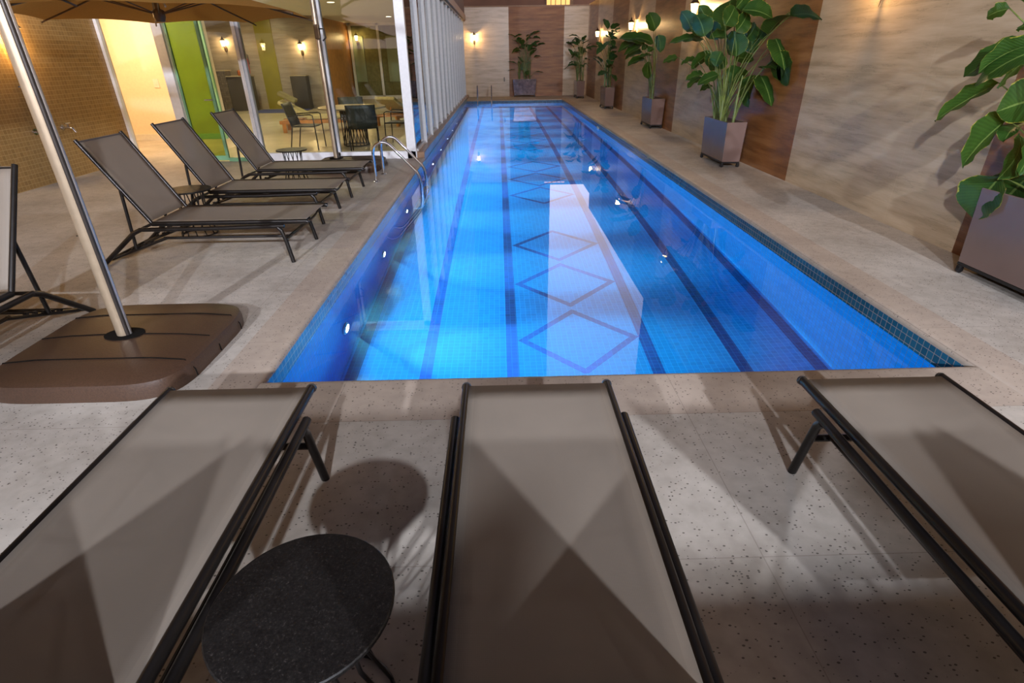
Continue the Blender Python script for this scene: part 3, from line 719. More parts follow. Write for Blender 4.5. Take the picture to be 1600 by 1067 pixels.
def make_umbrella(label, loc, pole_off, centre, rim_z, Rr, a0, apex=0.5, pole_h=2.75, crank=False):
    t = thing('cantilever_umbrella', label, 'umbrella', loc, 0, 'tan cantilever umbrellas')
    make_base(t)
    px, py = pole_off
    m = MB(); m.lathe([(0, 0.130), (0.085, 0.130), (0.085, 0.139), (0.0, 0.139)], (px, py, 0), 32, cap=False)
    for i in range(len(m.v)): m.v[i] = (px + (m.v[i][0] - px) * 1.35, m.v[i][1], m.v[i][2])
    m.build('socket', 'hole', t, smooth=True)
    # oval mast with a dark channel down its side
    m = MB(); pts = [(px, py, 0.125), (px, py, 1.2), (px, py, pole_h)]
    m.tube(pts, 0.040, 20, flat=1.0); m.build('pole', 'pole', t, smooth=True)
    ang = R(-30)
    m = MB(); cx_, cy_ = px + 0.036 * cos(ang), py + 0.036 * sin(ang)
    m.tube([(cx_, cy_, 0.14), (cx_, cy_, pole_h - 0.02)], 0.0125, 10); m.build('channel', 'pole_dark', t, smooth=True)
    ang = R(-4); cx_, cy_ = px + 0.034 * cos(ang), py + 0.034 * sin(ang)
    m = MB(); m.tube([(cx_, cy_, 0.14), (cx_, cy_, pole_h - 0.02)], 0.0135, 10); m.build('guide_rail', 'silver', t, smooth=True)
    for z in (0.75, 1.5):
        MB().lathe([(0, 0), (0.008, 0), (0.008, 0.006), (0, 0.006)], (px - 0.043, py - 0.012, z), 10, cap=False).build('bolt', 'black', t)
    c = Vector(centre) - Vector(loc[:2] + (0,)) if len(centre) == 3 else Vector((centre[0] - loc[0], centre[1] - loc[1], 0))
    V = []
    for k in range(8):
        a = R(a0 + 45 * k); V.append(Vector((c.x + Rr * cos(a), c.y + Rr * sin(a), rim_z)))
    top = Vector((c.x, c.y, rim_z + apex))
    rows = []
    m = MB()
    for k in range(8):
        A, B = V[k], V[(k + 1) % 8]; rws = []
        for i in range(7):
            f = i / 6; row = []
            for j in range(7):
                g = j / 6; p = A.lerp(B, g); q = top.lerp(p, 1 - f if False else f)
                sagz = 0.03 * sin(pi * g) * f - 0.02 * sin(pi * f)
                inw = 1 - 0.03 * sin(pi * g) * f
                row.append((c.x + (q.x - c.x) * inw, c.y + (q.y - c.y) * inw, q.z + sagz))
            rws.append(row)
        m.grid(rws)
    cn = m.build('canopy', 'canopy', t, smooth=True)
    m = MB(); 
    for k in range(8):
        A, B = V[k], V[(k + 1) % 8]
        a1 = top + (A - top) * 0.22 + Vector((0, 0, 0.09)); b1 = top + (B - top) * 0.22 + Vector((0, 0, 0.09))
        m.v += [tuple(top + Vector((0, 0, 0.10))), tuple(a1), tuple(b1)]; q = len(m.v); m.f.append((q-3, q-2, q-1))
    m.build('vent', 'canopy', cn)
    hubz = rim_z - 0.02
    for k in range(8):
        e = V[k] + (V[k] - Vector((c.x, c.y, rim_z))).normalized() * 0.05
        pts = []
        for i in range(7):
            f = i / 6; q = top.lerp(V[k], f); q.z += -0.02 * sin(pi * f) - 0.014; pts.append(tuple(q))
        pts.append((e.x, e.y, e.z - 0.03))
        rb = MB().tube(pts, 0.010, 8).build('rib', 'rib', t, smooth=True)
        mid = top.lerp(V[k], 0.52); hub = Vector((c.x, c.y, hubz + 0.04)) + (V[k] - Vector((c.x, c.y, rim_z))).normalized() * 0.06
        MB().tube([tuple(hub), (mid.x, mid.y, mid.z + 0.01)], 0.008, 8).build('strut', 'rib', rb, smooth=True)
    MB().lathe([(0, -0.05), (0.05, -0.05), (0.07, 0.0), (0.07, 0.07), (0.03, 0.09), (0.03, apex + 0.12), (0, apex + 0.12)], (c.x, c.y, hubz), 20, cap=False).build('hub', 'rib', t, smooth=True)
    # cantilever arm from the mast head to the canopy crown
    m = MB(); hd = Vector((px, py, pole_h)); crown = top + Vector((0, 0, 0.12))
    m.tube([(px, py, pole_h - 0.05), tuple(hd + Vector((0, 0, 0.10))), tuple(hd.lerp(crown, 0.35) + Vector((0, 0, 0.28))), tuple(hd.lerp(crown, 0.75) + Vector((0, 0, 0.22))), tuple(crown)], 0.030, 12)
    m.build('arm', 'pole', t, smooth=True)
    MB().cbox((px, py, pole_h + 0.02), (0.12, 0.14, 0.12)).build('mast_head', 'pole_dark', t, bevel=0.01)
    if crank:
        cr = MB().cbox((px + 0.02, py - 0.06, 1.98), (0.08, 0.07, 0.20)).build('crank_box', 'lamp_iron', t, bevel=0.015)
        m = MB(); m.tube([(px + 0.06, py - 0.10, 2.02), (px + 0.14, py - 0.11, 2.02), (px + 0.15, py - 0.11, 1.90), (px + 0.10, py - 0.11, 1.86)], 0.011)
        m.build('crank_handle', 'pole_dark', cr, smooth=True)
    return t
make_umbrella('tan umbrella whose brown plastic base and pole stand on the left deck in front', (-2.31, 3.03, 0), (0.0, 0.0), (-4.15, 4.35), 2.10, 1.6, 27 + 8, pole_h=2.9)
make_umbrella('tan umbrella open in front of the glass room, its pole behind the far lounger', (-2.50, 9.52, 0), (-0.25, 0.12), (-4.20, 8.0), 2.12, 1.82, 30, pole_h=2.75, crank=True)

# ================================================================== POOL HARDWARE
def make_ladder(y, L=0.30, steps=True):
    t = thing('pool_ladder', 'x', 'ladder')
    for sy in (-1, 1):
        yy = sy * L; m = MB()
        pts = [(-0.45, yy, 0.0), (-0.45, yy, 0.40)]
        for i in range(1, 10):
            a = pi - i / 9 * (pi * 0.78); pts.append((-0.45 + 0.15 + 0.15 * cos(a), yy, 0.40 + 0.15 * sin(a)))
        pts += [(0.15, yy, 0.14), (0.19, yy, 0.06), (0.21, yy, -0.05), (0.21, yy, -0.6), (0.19, yy, -1.05), (0.15, yy, -1.12), (0.04, yy, -1.13)]
        m.tube(pts, 0.0215, 12); m.build('handrail', 'chrome', t, smooth=True)
        MB().lathe([(0, 0), (0.045, 0), (0.045, 0.008), (0.028, 0.018), (0, 0.018)], (-0.45, yy, 0), 20, cap=False).build('floor_flange', 'chrome', t, smooth=True)
    for z in (-0.35, -0.65, -0.95):
        MB().box((0.17, -L, z - 0.012), (0.25, L, z + 0.012)).build('step', 'chrome', t, bevel=0.005)
    return t
LA = make_ladder(0); LA.location = (-1.38, 8.57, 0); LA['label'] = 'polished steel pool ladder on the left pool edge by the loungers'; LA['group'] = 'steel pool ladders'
LB = again(LA, (-0.61, 25.55, 0), R(-90), 'small steel pool ladder at the far end of the pool', 'steel pool ladders')

def make_pool_lamp():
    t = thing('pool_lamp', 'x', 'pool light')
    m = MB(); m.lathe([(0, 0), (0.085, 0), (0.085, 0.012), (0.06, 0.022), (0.06, 0.010), (0.0, 0.010)], n=24, cap=False)
    for i, v in enumerate(m.v): m.v[i] = (v[2], v[0], v[1])
    m.build('bezel', 'white_plastic', t, smooth=True)
    m = MB(); m.lathe([(0, 0.011), (0.06, 0.011), (0.055, 0.018), (0, 0.022)], n=20, cap=False)
    for i, v in enumerate(m.v): m.v[i] = (v[2], v[0], v[1])
    m.build('lens', 'pool_lens', t, smooth=True)
    return t
nm = ['nearest', 'second', 'third', 'fourth', 'fifth', 'sixth', 'seventh', 'eighth', 'ninth', 'tenth', 'eleventh', 'farthest']
PLm = make_pool_lamp()
for i, y in enumerate(POOL_Y):
    lb = 'glowing underwater lamp in the left pool wall, %s from the near end' % nm[i]
    if i == 0: PLm.location = (XL, y, -0.86); PLm['label'] = lb; PLm['group'] = 'underwater lamps in the left pool wall'
    else: again(PLm, (XL, y, -0.86), 0, lb, 'underwater lamps in the left pool wall')
sk = MB().box((XR - 0.012, 15.8, -0.20), (XR, 16.05, -0.11)).build('pool_skimmer', 'white_plastic', bevel=0.004)
tag(sk, 'small white skimmer plate in the right pool wall at the waterline', 'skimmer')

# ================================================================== WALL LANTERNS
def make_sconce():
    t = thing('wall_lantern', 'x', 'lamp')   # mounted on a wall facing +x locally
    MB().lathe([(0, 0), (0.05, 0), (0.05, 0.012), (0.02, 0.03), (0, 0.03)], n=16, cap=False)
    m = MB(); m.lathe([(0, 0), (0.055, 0), (0.05, 0.015), (0.02, 0.03), (0, 0.03)], n=16, cap=False)
    for i, v in enumerate(m.v): m.v[i] = (v[2], v[0], v[1] * 1.8 - 0.20)
    m.build('wall_plate', 'lamp_iron', t, smooth=True)
    m = MB(); m.tube([(0.02, 0, -0.22), (0.07, 0, -0.30), (0.13, 0, -0.28), (0.17, 0, -0.20), (0.16, 0, -0.14)], 0.009)
    m.tube([(0.02, 0, -0.16), (0.06, 0, -0.12), (0.10, 0, -0.18), (0.07, 0, -0.22)], 0.006)
    m.tube([(0.02, 0, -0.24), (0.02, 0, -0.36), (0.03, 0, -0.40)], 0.008, r2=0.002); m.build('bracket', 'lamp_iron', t, smooth=True)
    m = MB(); m.lathe([(0.0, -0.15), (0.035, -0.14), (0.045, -0.12), (0.04, -0.115), (0, -0.115)], (0.16, 0, 0), 6, cap=False)
    for j in range(6):
        a = 2 * pi * j / 6; m.tube([(0.16 + 0.045 * cos(a), 0.045 * sin(a), -0.12), (0.16 + 0.078 * cos(a), 0.078 * sin(a), 0.065)], 0.004, 6)
    m.build('lantern_cage', 'lamp_iron', t)
    m = MB(); m.lathe([(0.092, 0.062), (0.088, 0.075), (0.05, 0.12), (0.025, 0.135), (0.02, 0.15), (0.03, 0.16), (0.012, 0.18), (0.004, 0.21)], (0.16, 0, 0), 12)
    m.build('cap', 'lamp_iron', t, smooth=True)
    MB().lathe([(0.042, -0.115), (0.074, 0.062)], (0.16, 0, 0), 6, cap=False).build('lantern_glass', 'lamp_glass', t)
    MB().lathe([(0, -0.05), (0.012, -0.04), (0.016, -0.01), (0.008, 0.02), (0, 0.03)], (0.16, 0, 0), 12, cap=False).build('bulb', 'bulb', t, smooth=True)
    return t
SC = make_sconce(); first = [True]
def sconce(loc, rotz, label, e=150, group='wall lanterns'):
    if first[0]: c = SC; c.location = loc; c.rotation_euler = (0, 0, rotz); c['label'] = label; c['group'] = group; first[0] = False
    else: c = again(SC, loc, rotz, label, group)
    p = Vector(loc) + Matrix.Rotation(rotz, 3, 'Z') @ Vector((0.16, 0, -0.005))
    add_light('POINT', 'lantern_glow', p, e, (1.0, 0.62, 0.26), shadow_soft_size=0.025)
SZ = 2.42
sconce((XW, 24.1, 2.38), pi, 'lit wall lantern on the striped right wall, farthest from the camera')
sconce((XW, 18.1, 2.38), pi, 'lit wall lantern on the right wall between the third and fourth planters')
sconce((XW, 12.4, SZ), pi, 'lit wall lantern half hidden by the large plant on the right wall')
sconce((XW, 6.6, SZ), pi, 'lit wall lantern on the pale stone panel between the two nearest planters')
sconce((-1.03, YE, 2.42), -pi / 2, 'lit wall lantern on the pale end wall beyond the pool')
sconce((-6.75, 8.72, 1.98), 0, 'lit wall lantern on the amber mosaic wall at the left edge', 150)
sconce((-6.75, 3.2, 1.98), 0, 'lit wall lantern on the amber mosaic wall outside the left edge', 80)  # unseen lantern added for warm light on the near left deck
sconce((-9.75, 22.5, 2.2), -pi / 2, 'lit wall lantern inside the room above the mosaic counter', 90)
sconce((-7.05, 22.5, 2.05), -pi / 2, 'lit wall lantern inside the room near the orange wood wall', 90)
sconce((-6.1, 27.3, 2.45), -pi / 2, 'lit wall lantern on the far olive wall inside the room', 45)  # added lantern stands in for a lamp's reflection in the glass

# ================================================================== PLANTS
def leaf(mb, base, tip, side, w, droop=0.08, fold=0.22, n=9, m=6, wav=0.012, ph=0.0):
    base, tip, side = Vector(base), Vector(tip), Vector(side).normalized()
    d = tip - base; L = d.length; dn = d.normalized()
    side = (side - dn * side.dot(dn)).normalized(); nor = side.cross(dn)
    if nor.z < 0: nor = -nor
    rows = []
    for i in range(n + 1):
        f = i / n
        hw = w / 2 * max(0.0, (sin(pi * f ** 0.80)) ** 0.58) if 0 < f < 1 else 0.002
        c = base + d * f + nor * (droop * L * sin(pi * f))
        row = []
        for j in range(m + 1):
            g = j / m * 2 - 1
            row.append(c + side * (g * hw) + nor * (abs(g) * hw * fold + wav * abs(g) * sin(f * 17 + ph + g)))
        rows.append(row)
    mb.grid(rows, uv=True)
def bez(a, b, c, n=7):
    out = []
    for i in range(n + 1):
        t = i / n; out.append(tuple(a * (1-t)**2 + b * 2*t*(1-t) + c * t*t))
    return out
def make_pot(t, sx, sy, h, mat='pot'):
    # tapered box, open top with soil
    cz = 0.085
    m = MB(); tp = 1.12
    a, b = sx / 2, sy / 2
    lo = [(-a/tp, -b/1.03), (a/tp, -b/1.03), (a/tp, b/1.03), (-a/tp, b/1.03)]; hi = [(-a, -b), (a, -b), (a, b), (-a, b)]
    inn = [(x * 0.93, y * 0.975) for x, y in hi]
    k = 0
    m.v += [(x, y, cz) for x, y in lo] + [(x, y, h) for x, y in hi] + [(x, y, h) for x, y in inn] + [(x, y, h - 0.06) for x, y in inn]
    for r0 in (0, 4, 8):
        for i in range(4): m.f.append((r0 + i, r0 + (i+1) % 4, r0 + 4 + (i+1) % 4, r0 + 4 + i))
    m.f.append((3, 2, 1, 0)); m.build('pot', mat, t, bevel=0.005)
    MB().box((-a*0.93, -b*0.975, h - 0.07), (a*0.93, b*0.975, h - 0.045)).build('soil', 'soil', t)
    d = MB().box((-a/tp + 0.0, -b/1.03, 0.062), (a/tp, b/1.03, 0.084)).build('dolly', 'black', t)
    for sx_ in (-1, 1):
        for sy_ in (-1, 1):
            x, y = sx_ * (a/tp - 0.01), sy_ * (b/1.03 - 0.03)
            m = MB(); m.tube([(x, y - 0.011, 0.026), (x, y + 0.011, 0.026)], 0.026, 16)
            m.tube([(x, y, 0.064), (x, y, 0.05)], 0.018, 10)
            m.box((x - 0.02, y - 0.016, 0.026), (x + 0.02, y - 0.012, 0.06)); m.box((x - 0.02, y + 0.012, 0.026), (x + 0.02, y + 0.016, 0.06))
            m.tube([(x, y - 0.018, 0.026), (x, y + 0.018, 0.026)], 0.008, 8)
            m.build('caster', 'chrome' if False else 'black', d)
def plant(label, loc, sx, sy, h, leaves=None, seed=0, n=26, top=2.2, spread=0.75, mat='pot', lmat='leaf', wl=(0.16, 0.26), rot=0.0, trunks=5):
    t = thing('potted_plant', label, 'potted plant', loc, rot, 'broad-leaved plants in rectangular pots')
    make_pot(t, sx, sy, h, mat)
    rnd = random.Random(seed); org = Vector(loc)
    lm = MB(); sm = MB()
    roots = [Vector((rnd.uniform(-0.22, 0.22) * sx * 1.6, rnd.uniform(-0.34, 0.34) * sy, h - 0.05)) for _ in range(trunks)]
    items = []
    extra = []
    if leaves:
        for i in range(max(4, len(leaves) // 3)):
            q = rnd.choice(leaves); o_ = Vector((rnd.uniform(-0.25, 0.02), rnd.uniform(-0.3, 0.3), rnd.uniform(-0.05, 0.15)))
            extra.append([q[0] + o_.x, q[1] + o_.y, q[2] + o_.z, q[3] + o_.x, q[4] + o_.y + rnd.uniform(-0.15, 0.15), q[5] + o_.z, q[6], q[7] + rnd.uniform(-0.4, 0.4), q[8], q[9]])
        for q in list(leaves) + extra:
            b = Vector(q[0:3]) - org; tp = Vector(q[3:6]) - org
            items.append((b, tp, Vector(q[6:9]), q[9] * 1.12))
    else:
        for i in range(n):
            a = rnd.uniform(0, 2 * pi); rr = rnd.uniform(0.1, 1) * spread
            z = h + (top - h) * rnd.uniform(0.28, 1.0) - rr * 0.25
            b = Vector((cos(a) * rr * 0.55, sin(a) * rr * 0.62, z))
            if loc[0] + b.x > XW - 0.30: b.x = XW - 0.30 - loc[0]
            L = rnd.uniform(0.28, 0.50); pit = rnd.uniform(-0.55, 0.75)
            tp = b + Vector((cos(a) * cos(pit), sin(a) * cos(pit), sin(pit))) * L
            if loc[0] + tp.x > XW - 0.08: tp.x = XW - 0.08 - loc[0]
            if loc[1] + b.y > YE - 0.2: b.y = YE - 0.2 - loc[1]
            if loc[1] + tp.y > YE - 0.12 : tp.y = YE - 0.12 - loc[1]
            if loc[1] < 0: b.y = min(b.y, 0.45); tp.y = min(tp.y, 0.6)
            sd = Vector((-sin(a), cos(a), rnd.uniform(-0.6, 0.6)))
            items.append((b, tp, sd, rnd.uniform(*wl)))
    for b, tp, sd, w in items:
        leaf(lm, b, tp, sd, w, droop=rnd.uniform(0.03, 0.12), fold=rnd.uniform(0.1, 0.35), ph=rnd.uniform(0, 6))
        r = min(roots, key=lambda q: (q - b).length + rnd.uniform(0, 0.25))
        mid = Vector((r.x * 0.75 + b.x * 0.25, r.y * 0.75 + b.y * 0.25, r.z + (b.z - r.z) * 0.72))
        sm.tube(bez(r, mid, b, 8), 0.012, 7, r2=0.004)
    for r in roots:
        sm.tube([tuple(r), (r.x * 1.05, r.y * 1.05, h + (top - h) * 0.22), (r.x * 1.2 + 0.01, r.y * 1.15, h + (top - h) * 0.42)], 0.024, 8, r2=0.010)
    for mb_ in (sm, lm):
        for i, v in enumerate(mb_.v):
            mb_.v[i] = (min(v[0], XW - 0.03 - loc[0]), min(v[1], YE - 0.03 - loc[1]) if loc[1] > 0 else v[1], v[2])
    sm.build('stems', 'stem', t, smooth=True)
    lm.build('foliage', lmat, t, smooth='all')
    return t

P1= [[3.41, 3.94, 1.67, 3.16, 4.05, 1.44, 0.16, 0.94, 0.29, 0.24], [3.46, 3.98, 1.58, 3.24, 3.98, 1.41, 0.49, 0.57, -0.66, 0.19], [3.46, 4.1, 1.4, 3.16, 4.19, 1.15, 0.61, 0.6, -0.52, 0.22], [3.67, 3.91, 1.32, 3.45, 4.02, 1.22, 0.5, 0.2, -0.84, 0.31], [3.64, 4.13, 1.16, 3.3, 3.97, 0.86, 0.53, 0.34, -0.78, 0.3], [3.76, 4.12, 1.14, 3.59, 4.03, 1.02, 0.28, -0.92, 0.26, 0.16], [3.82, 4.17, 1.04, 3.64, 4.02, 0.76, 0.8, 0.12, -0.59, 0.25], [3.9, 4.06, 0.77, 3.87, 4.2, 0.44, 0.11, -0.91, -0.4, 0.35], [3.36, 3.96, 1.87, 2.96, 3.94, 1.89, 0.02, -0.85, -0.53, 0.1], [3.46, 3.97, 1.77, 3.33, 3.95, 1.72, 0.19, 0.6, -0.77, 0.1], [3.71, 3.97, 1.08, 3.65, 3.88, 0.81, 0.95, 0.18, -0.25, 0.19], [3.59, 4.04, 1.57, 3.36, 3.97, 1.37, 0.5, 0.49, -0.72, 0.14]]
P2= [[3.58, 9.76, 1.91, 3.64, 9.91, 2.35, 0.61, -0.78, 0.17, 0.56], [3.52, 9.07, 2.16, 3.95, 8.98, 2.04, 0.32, 0.69, 0.65, 0.31], [3.95, 9.54, 1.6, 3.81, 9.47, 2.03, 0.57, -0.82, 0.06, 0.32], [3.16, 9.49, 1.8, 2.73, 9.51, 1.77, 0.03, 0.91, 0.42, 0.21], [3.08, 9.34, 1.83, 2.9, 9.31, 2.1, 0.58, -0.76, 0.3, 0.29], [3.53, 9.8, 1.86, 3.21, 9.94, 1.97, 0.01, -0.61, 0.79, 0.27], [3.51, 9.36, 1.8, 3.17, 9.28, 1.81, 0.18, -0.85, -0.5, 0.24], [3.93, 9.02, 1.85, 3.95, 8.38, 2.05, 0.98, 0.08, 0.16, 0.36], [3.95, 8.47, 2.05, 3.95, 7.62, 1.95, 0.84, 0.07, -0.54, 0.26], [3.95, 8.79, 1.79, 3.95, 8.33, 1.39, 1.0, 0.02, -0.03, 0.36], [3.95, 8.67, 1.55, 3.95, 8.14, 1.24, 0.21, 0.49, -0.84, 0.36], [3.18, 9.8, 1.53, 2.96, 9.85, 1.46, 0.35, 0.82, -0.45, 0.16], [3.39, 9.71, 1.63, 3.12, 9.81, 1.39, 0.62, 0.65, -0.44, 0.25], [3.3, 9.73, 1.33, 3.05, 9.81, 1.23, 0.1, 0.87, 0.48, 0.19], [3.16, 9.28, 1.29, 2.98, 9.44, 1.13, 0.73, 0.65, -0.2, 0.19], [3.34, 9.13, 1.33, 3.06, 9.21, 1.19, 0.01, -0.86, -0.51, 0.22], [3.36, 9.37, 1.4, 3.45, 9.38, 1.59, 0.57, -0.79, -0.23, 0.31], [3.48, 9.74, 1.15, 3.29, 9.74, 1.07, 0.17, -0.89, -0.43, 0.14], [3.76, 9.28, 1.41, 3.65, 9.41, 1.18, 0.92, 0.19, -0.33, 0.33], [3.95, 9.27, 1.32, 3.92, 9.39, 0.92, 0.99, 0.16, -0.03, 0.32], [3.95, 9.08, 1.31, 3.95, 8.51, 0.92, 1.0, -0.01, 0.02, 0.36], [3.95, 8.97, 1.41, 3.95, 8.61, 1.4, 0.94, -0.01, 0.35, 0.25], [3.95, 9.41, 1.12, 3.95, 9.29, 0.85, 0.16, -0.9, 0.41, 0.2], [3.49, 9.25, 2.2, 3.68, 9.39, 2.42, 0.64, 0.24, -0.72, 0.25], [3.64, 9.4, 1.57, 3.53, 9.41, 1.91, 0.56, -0.8, 0.2, 0.3], [3.67, 9.47, 1.55, 3.95, 9.4, 1.51, 0.08, 0.72, -0.69, 0.2], [3.39, 9.41, 1.56, 3.37, 9.55, 1.36, 0.99, 0.15, 0.0, 0.17], [3.47, 9.06, 1.89, 3.64, 9.16, 2.13, 0.76, 0.24, -0.61, 0.25], [3.95, 9.35, 1.81, 3.95, 9.14, 2.01, 0.31, -0.66, -0.68, 0.2], [3.3, 9.05, 1.64, 3.26, 9.1, 1.44, 0.54, -0.78, -0.31, 0.23], [3.09, 9.18, 1.98, 2.96, 9.3, 2.24, 0.42, -0.73, 0.54, 0.23], [3.83, 9.42, 2.27, 3.95, 8.98, 2.33, 0.96, 0.24, -0.14, 0.31]]
P3= [[3.68, 14.57, 2.13, 3.5, 14.58, 2.48, 0.84, 0.34, 0.42, 0.34], [3.81, 14.75, 2.03, 3.91, 14.79, 1.66, 0.67, -0.74, 0.1, 0.31], [3.65, 14.46, 1.84, 3.05, 14.56, 1.97, 0.25, 0.86, 0.45, 0.42], [3.4, 14.57, 1.82, 3.02, 14.73, 1.62, 0.08, 0.86, 0.51, 0.31], [3.57, 14.87, 1.53, 3.16, 14.86, 1.38, 0.15, -0.92, -0.37, 0.3], [3.57, 14.53, 1.47, 3.64, 14.57, 1.09, 0.86, 0.47, 0.2, 0.27], [3.57, 14.71, 1.82, 3.46, 14.79, 1.71, 0.8, 0.36, -0.49, 0.15], [3.64, 14.48, 1.77, 3.56, 14.56, 1.67, 0.85, 0.31, -0.43, 0.16], [3.69, 14.6, 1.61, 3.29, 14.45, 1.56, 0.37, -0.86, -0.34, 0.15]]
plant('big plant in the long mauve pot nearest the camera, cut by the right edge', (3.84, 3.67, 0), 0.32, 1.0, 0.67, P1, seed=11, top=1.9, trunks=5)
plant('lush large plant in a mauve pot, second from the camera along the right wall', (3.65, 9.42, 0), 0.31, 1.04, 0.67, P2, seed=12, top=2.2, trunks=9)
plant('thin plant with few leaves in a mauve pot, third from the camera', (3.84, 14.75, 0), 0.32, 1.0, 0.67, P3, seed=13, top=1.9, trunks=4)
plant('bushy plant in a mauve pot, fourth from the camera along the right wall', (3.74, 20.6, 0), 0.32, 1.0, 0.67, seed=5, n=30, top=2.5, spread=0.8, lmat='leaf_dark')
plant('bushy plant in a mauve pot in the far right corner', (3.50, 26.1, 0), 0.34, 1.0, 0.67, seed=8, n=30, top=2.4, spread=0.85, lmat='leaf_dark')
plant('plant in a glossy dark pot centred against the brown end panel', (1.18, 27.35, 0), 1.06, 0.34, 0.72, seed=21, n=34, top=2.6, spread=0.95, mat='pot_silver', lmat='leaf_dark')
for i, (x, sd) in enumerate(((-1.9, 31), (0.75, 32), (2.7, 33))):  # unseen plants added to streak the floodlit deck with shadow
    plant(['potted plant behind the low rear wall, leftmost', 'potted plant behind the low rear wall, in the middle', 'potted plant behind the low rear wall, rightmost'][i], (x, -2.95, 0), 1.0, 0.34, 0.67, seed=sd, n=11, top=2.75, spread=0.7)

# ================================================================== ROOM FURNITURE
DT = make_table(0.68, 0.75, 20, 0.20, 0.26, 'beige_top', 'dining_table', 0.03, 0.009); DT.location = (-3.02, 12.25, 0)
DT['label'] = 'round beige dining table on a black rod cage behind the glass'
def make_chair():
    t = thing('armchair', 'x', 'chair')     # faces +x
    hw = 0.26
    rows = [[(x, y, 0.445 - 0.012 * (1 - (y / hw) ** 2)) for y in (-hw, -hw/2, 0, hw/2, hw)] for x in (0.24, 0.1, -0.05, -0.20)]
    MB().grid(rows).build('seat', 'chair_mesh', t, smooth='all', solid=0.012)
    rows = [[(-0.20 - 0.13 * ((z - 0.42) / 0.42) - 0.02 * (1 - (y / hw) ** 2), y, z) for y in (-hw, -hw/2, 0, hw/2, hw)] for z in (0.44, 0.54, 0.66, 0.78, 0.86)]
    MB().grid(rows).build('backrest', 'chair_mesh', t, smooth='all', solid=0.012)
    for sy in (-1, 1):
        y = sy * hw
        MB().tube([(0.25, y, 0.0), (0.24, y, 0.44)], 0.012, 8).build('leg', 'rod', t, smooth=True)
        MB().tube([(-0.30, y, 0.0), (-0.20, y, 0.44)], 0.012, 8).build('leg', 'rod', t, smooth=True)
        MB().tube([(0.24, y, 0.44), (0.23, y, 0.64), (0.19, y, 0.66), (-0.24, y, 0.64)], 0.011, 8).build('armrest', 'rod', t, smooth=True)
        MB().tube([(0.24, y, 0.44), (-0.20, y, 0.44), (-0.33, y, 0.86)], 0.011, 8).build('side_frame', 'rod', t, smooth=True)
    return t
CH = make_chair(); CH.location = (-3.88, 11.85, 0); CH['label'] = 'charcoal mesh armchair behind the glass, left of the dining table'; GC = 'armchairs round the dining table'; CH['group'] = GC
again(CH, (-2.62, 11.30, 0), R(100), 'charcoal mesh armchair with its back to the glass, in front of the dining table', GC)
again(CH, (-2.08, 12.25, 0), R(175), 'charcoal mesh armchair right of the dining table by the corner post', GC)
again(CH, (-3.25, 13.15, 0), R(-75), 'charcoal mesh armchair on the far side of the dining table', GC)

def make_daybed():
    t = thing('wooden_daybed', 'x', 'daybed')
    m = MB(); m.box((-1.0, -0.35, 0.20), (1.0, -0.30, 0.28)); m.box((-1.0, 0.30, 0.20), (1.0, 0.35, 0.28)); 
    for i in range(12): m.box((-0.98 + i * 0.167, -0.30, 0.24), (-0.86 + i * 0.167, 0.30, 0.265))
    m.build('bed_frame', 'orange_wood', t, bevel=0.004)
    for sx in (-1, 1):
        for sy in (-1, 1): MB().cbox((sx * 0.9, sy * 0.32, 0.11), (0.09, 0.07, 0.22)).build('leg', 'orange_wood', t, bevel=0.004)
    MB().box((-0.35, -0.31, 0.285), (1.0, 0.31, 0.37)).build('mattress', 'cushion', t, bevel=0.03, seg=3)
    MB().cbox((-0.62, 0, 0.52), (0.78, 0.62, 0.09), Matrix.Rotation(R(28), 3, 'Y')).build('back_cushion', 'cushion', t, bevel=0.03, seg=3)
    MB().tube([(-0.7, 0, 0.26), (-0.72, 0, 0.46)], 0.02, 8).build('back_prop', 'orange_wood', t)
    return t
DB = make_daybed(); DB.location = (-4.5, 15.1, 0); DB.rotation_euler = (0, 0, R(10)); DB['label'] = 'wooden daybed with cream cushions left of the dining table inside'; DB['group'] = 'wooden daybeds in the room'
again(DB, (-2.6, 16.6, 0), R(65), 'wooden daybed with cream cushions behind the dining table inside', 'wooden daybeds in the room')
tw = MB()
tw.cbox((-5.25, 14.97, 0.80), (0.44, 0.40, 0.10), Matrix.Rotation(R(10), 3, 'Z') @ Matrix.Rotation(R(28), 3, 'Y'))
tag(tw.build('folded_towel', 'towel', bevel=0.035, seg=3), 'folded olive towel lying on the raised end of the left daybed', 'towel')

cn = thing('reception_counter', 'mosaic clad reception counter under the lantern inside the room', 'counter', (-9.75, 21.6, 0))
MB().box((-0.85, 0, 0), (0.15, 0.45, 1.30)).build('counter_body', 'counter_mosaic', cn)
MB().box((0.15, 0.05, 0), (0.95, 0.45, 1.12)).build('counter_wing', 'dark_board', cn)
MB().box((-0.90, -0.04, 1.30), (0.18, 0.48, 1.34)).build('countertop', 'beige_top', cn)
MB().box((0.15, 0.0, 1.12), (0.98, 0.48, 1.15)).build('countertop', 'beige_top', cn)
mo = thing('monitor', 'white backed monitor standing on the mosaic counter', 'monitor', (-10.3, 21.8, 1.34))
MB().box((-0.25, -0.03, 0.06), (0.25, 0.02, 0.42)).build('screen_housing', 'white_plastic', mo, bevel=0.01)
MB().cbox((0, 0.02, 0.04), (0.16, 0.12, 0.08)).build('stand', 'black', mo)
cu = MB().lathe([(0, 0), (0.05, 0), (0.07, 0.08), (0.06, 0.16), (0.03, 0.17), (0, 0.17)], (-9.2, 21.85, 1.155), 16, cap=False).build('copper_pot', 'copper', smooth=True)
tag(cu, 'small copper pot on the lower counter wing', 'pot')
fe = thing('fire_extinguisher', 'red fire extinguisher hung on the room wall beside the olive panel', 'fire extinguisher', (-9.12, 22.40, 1.2))
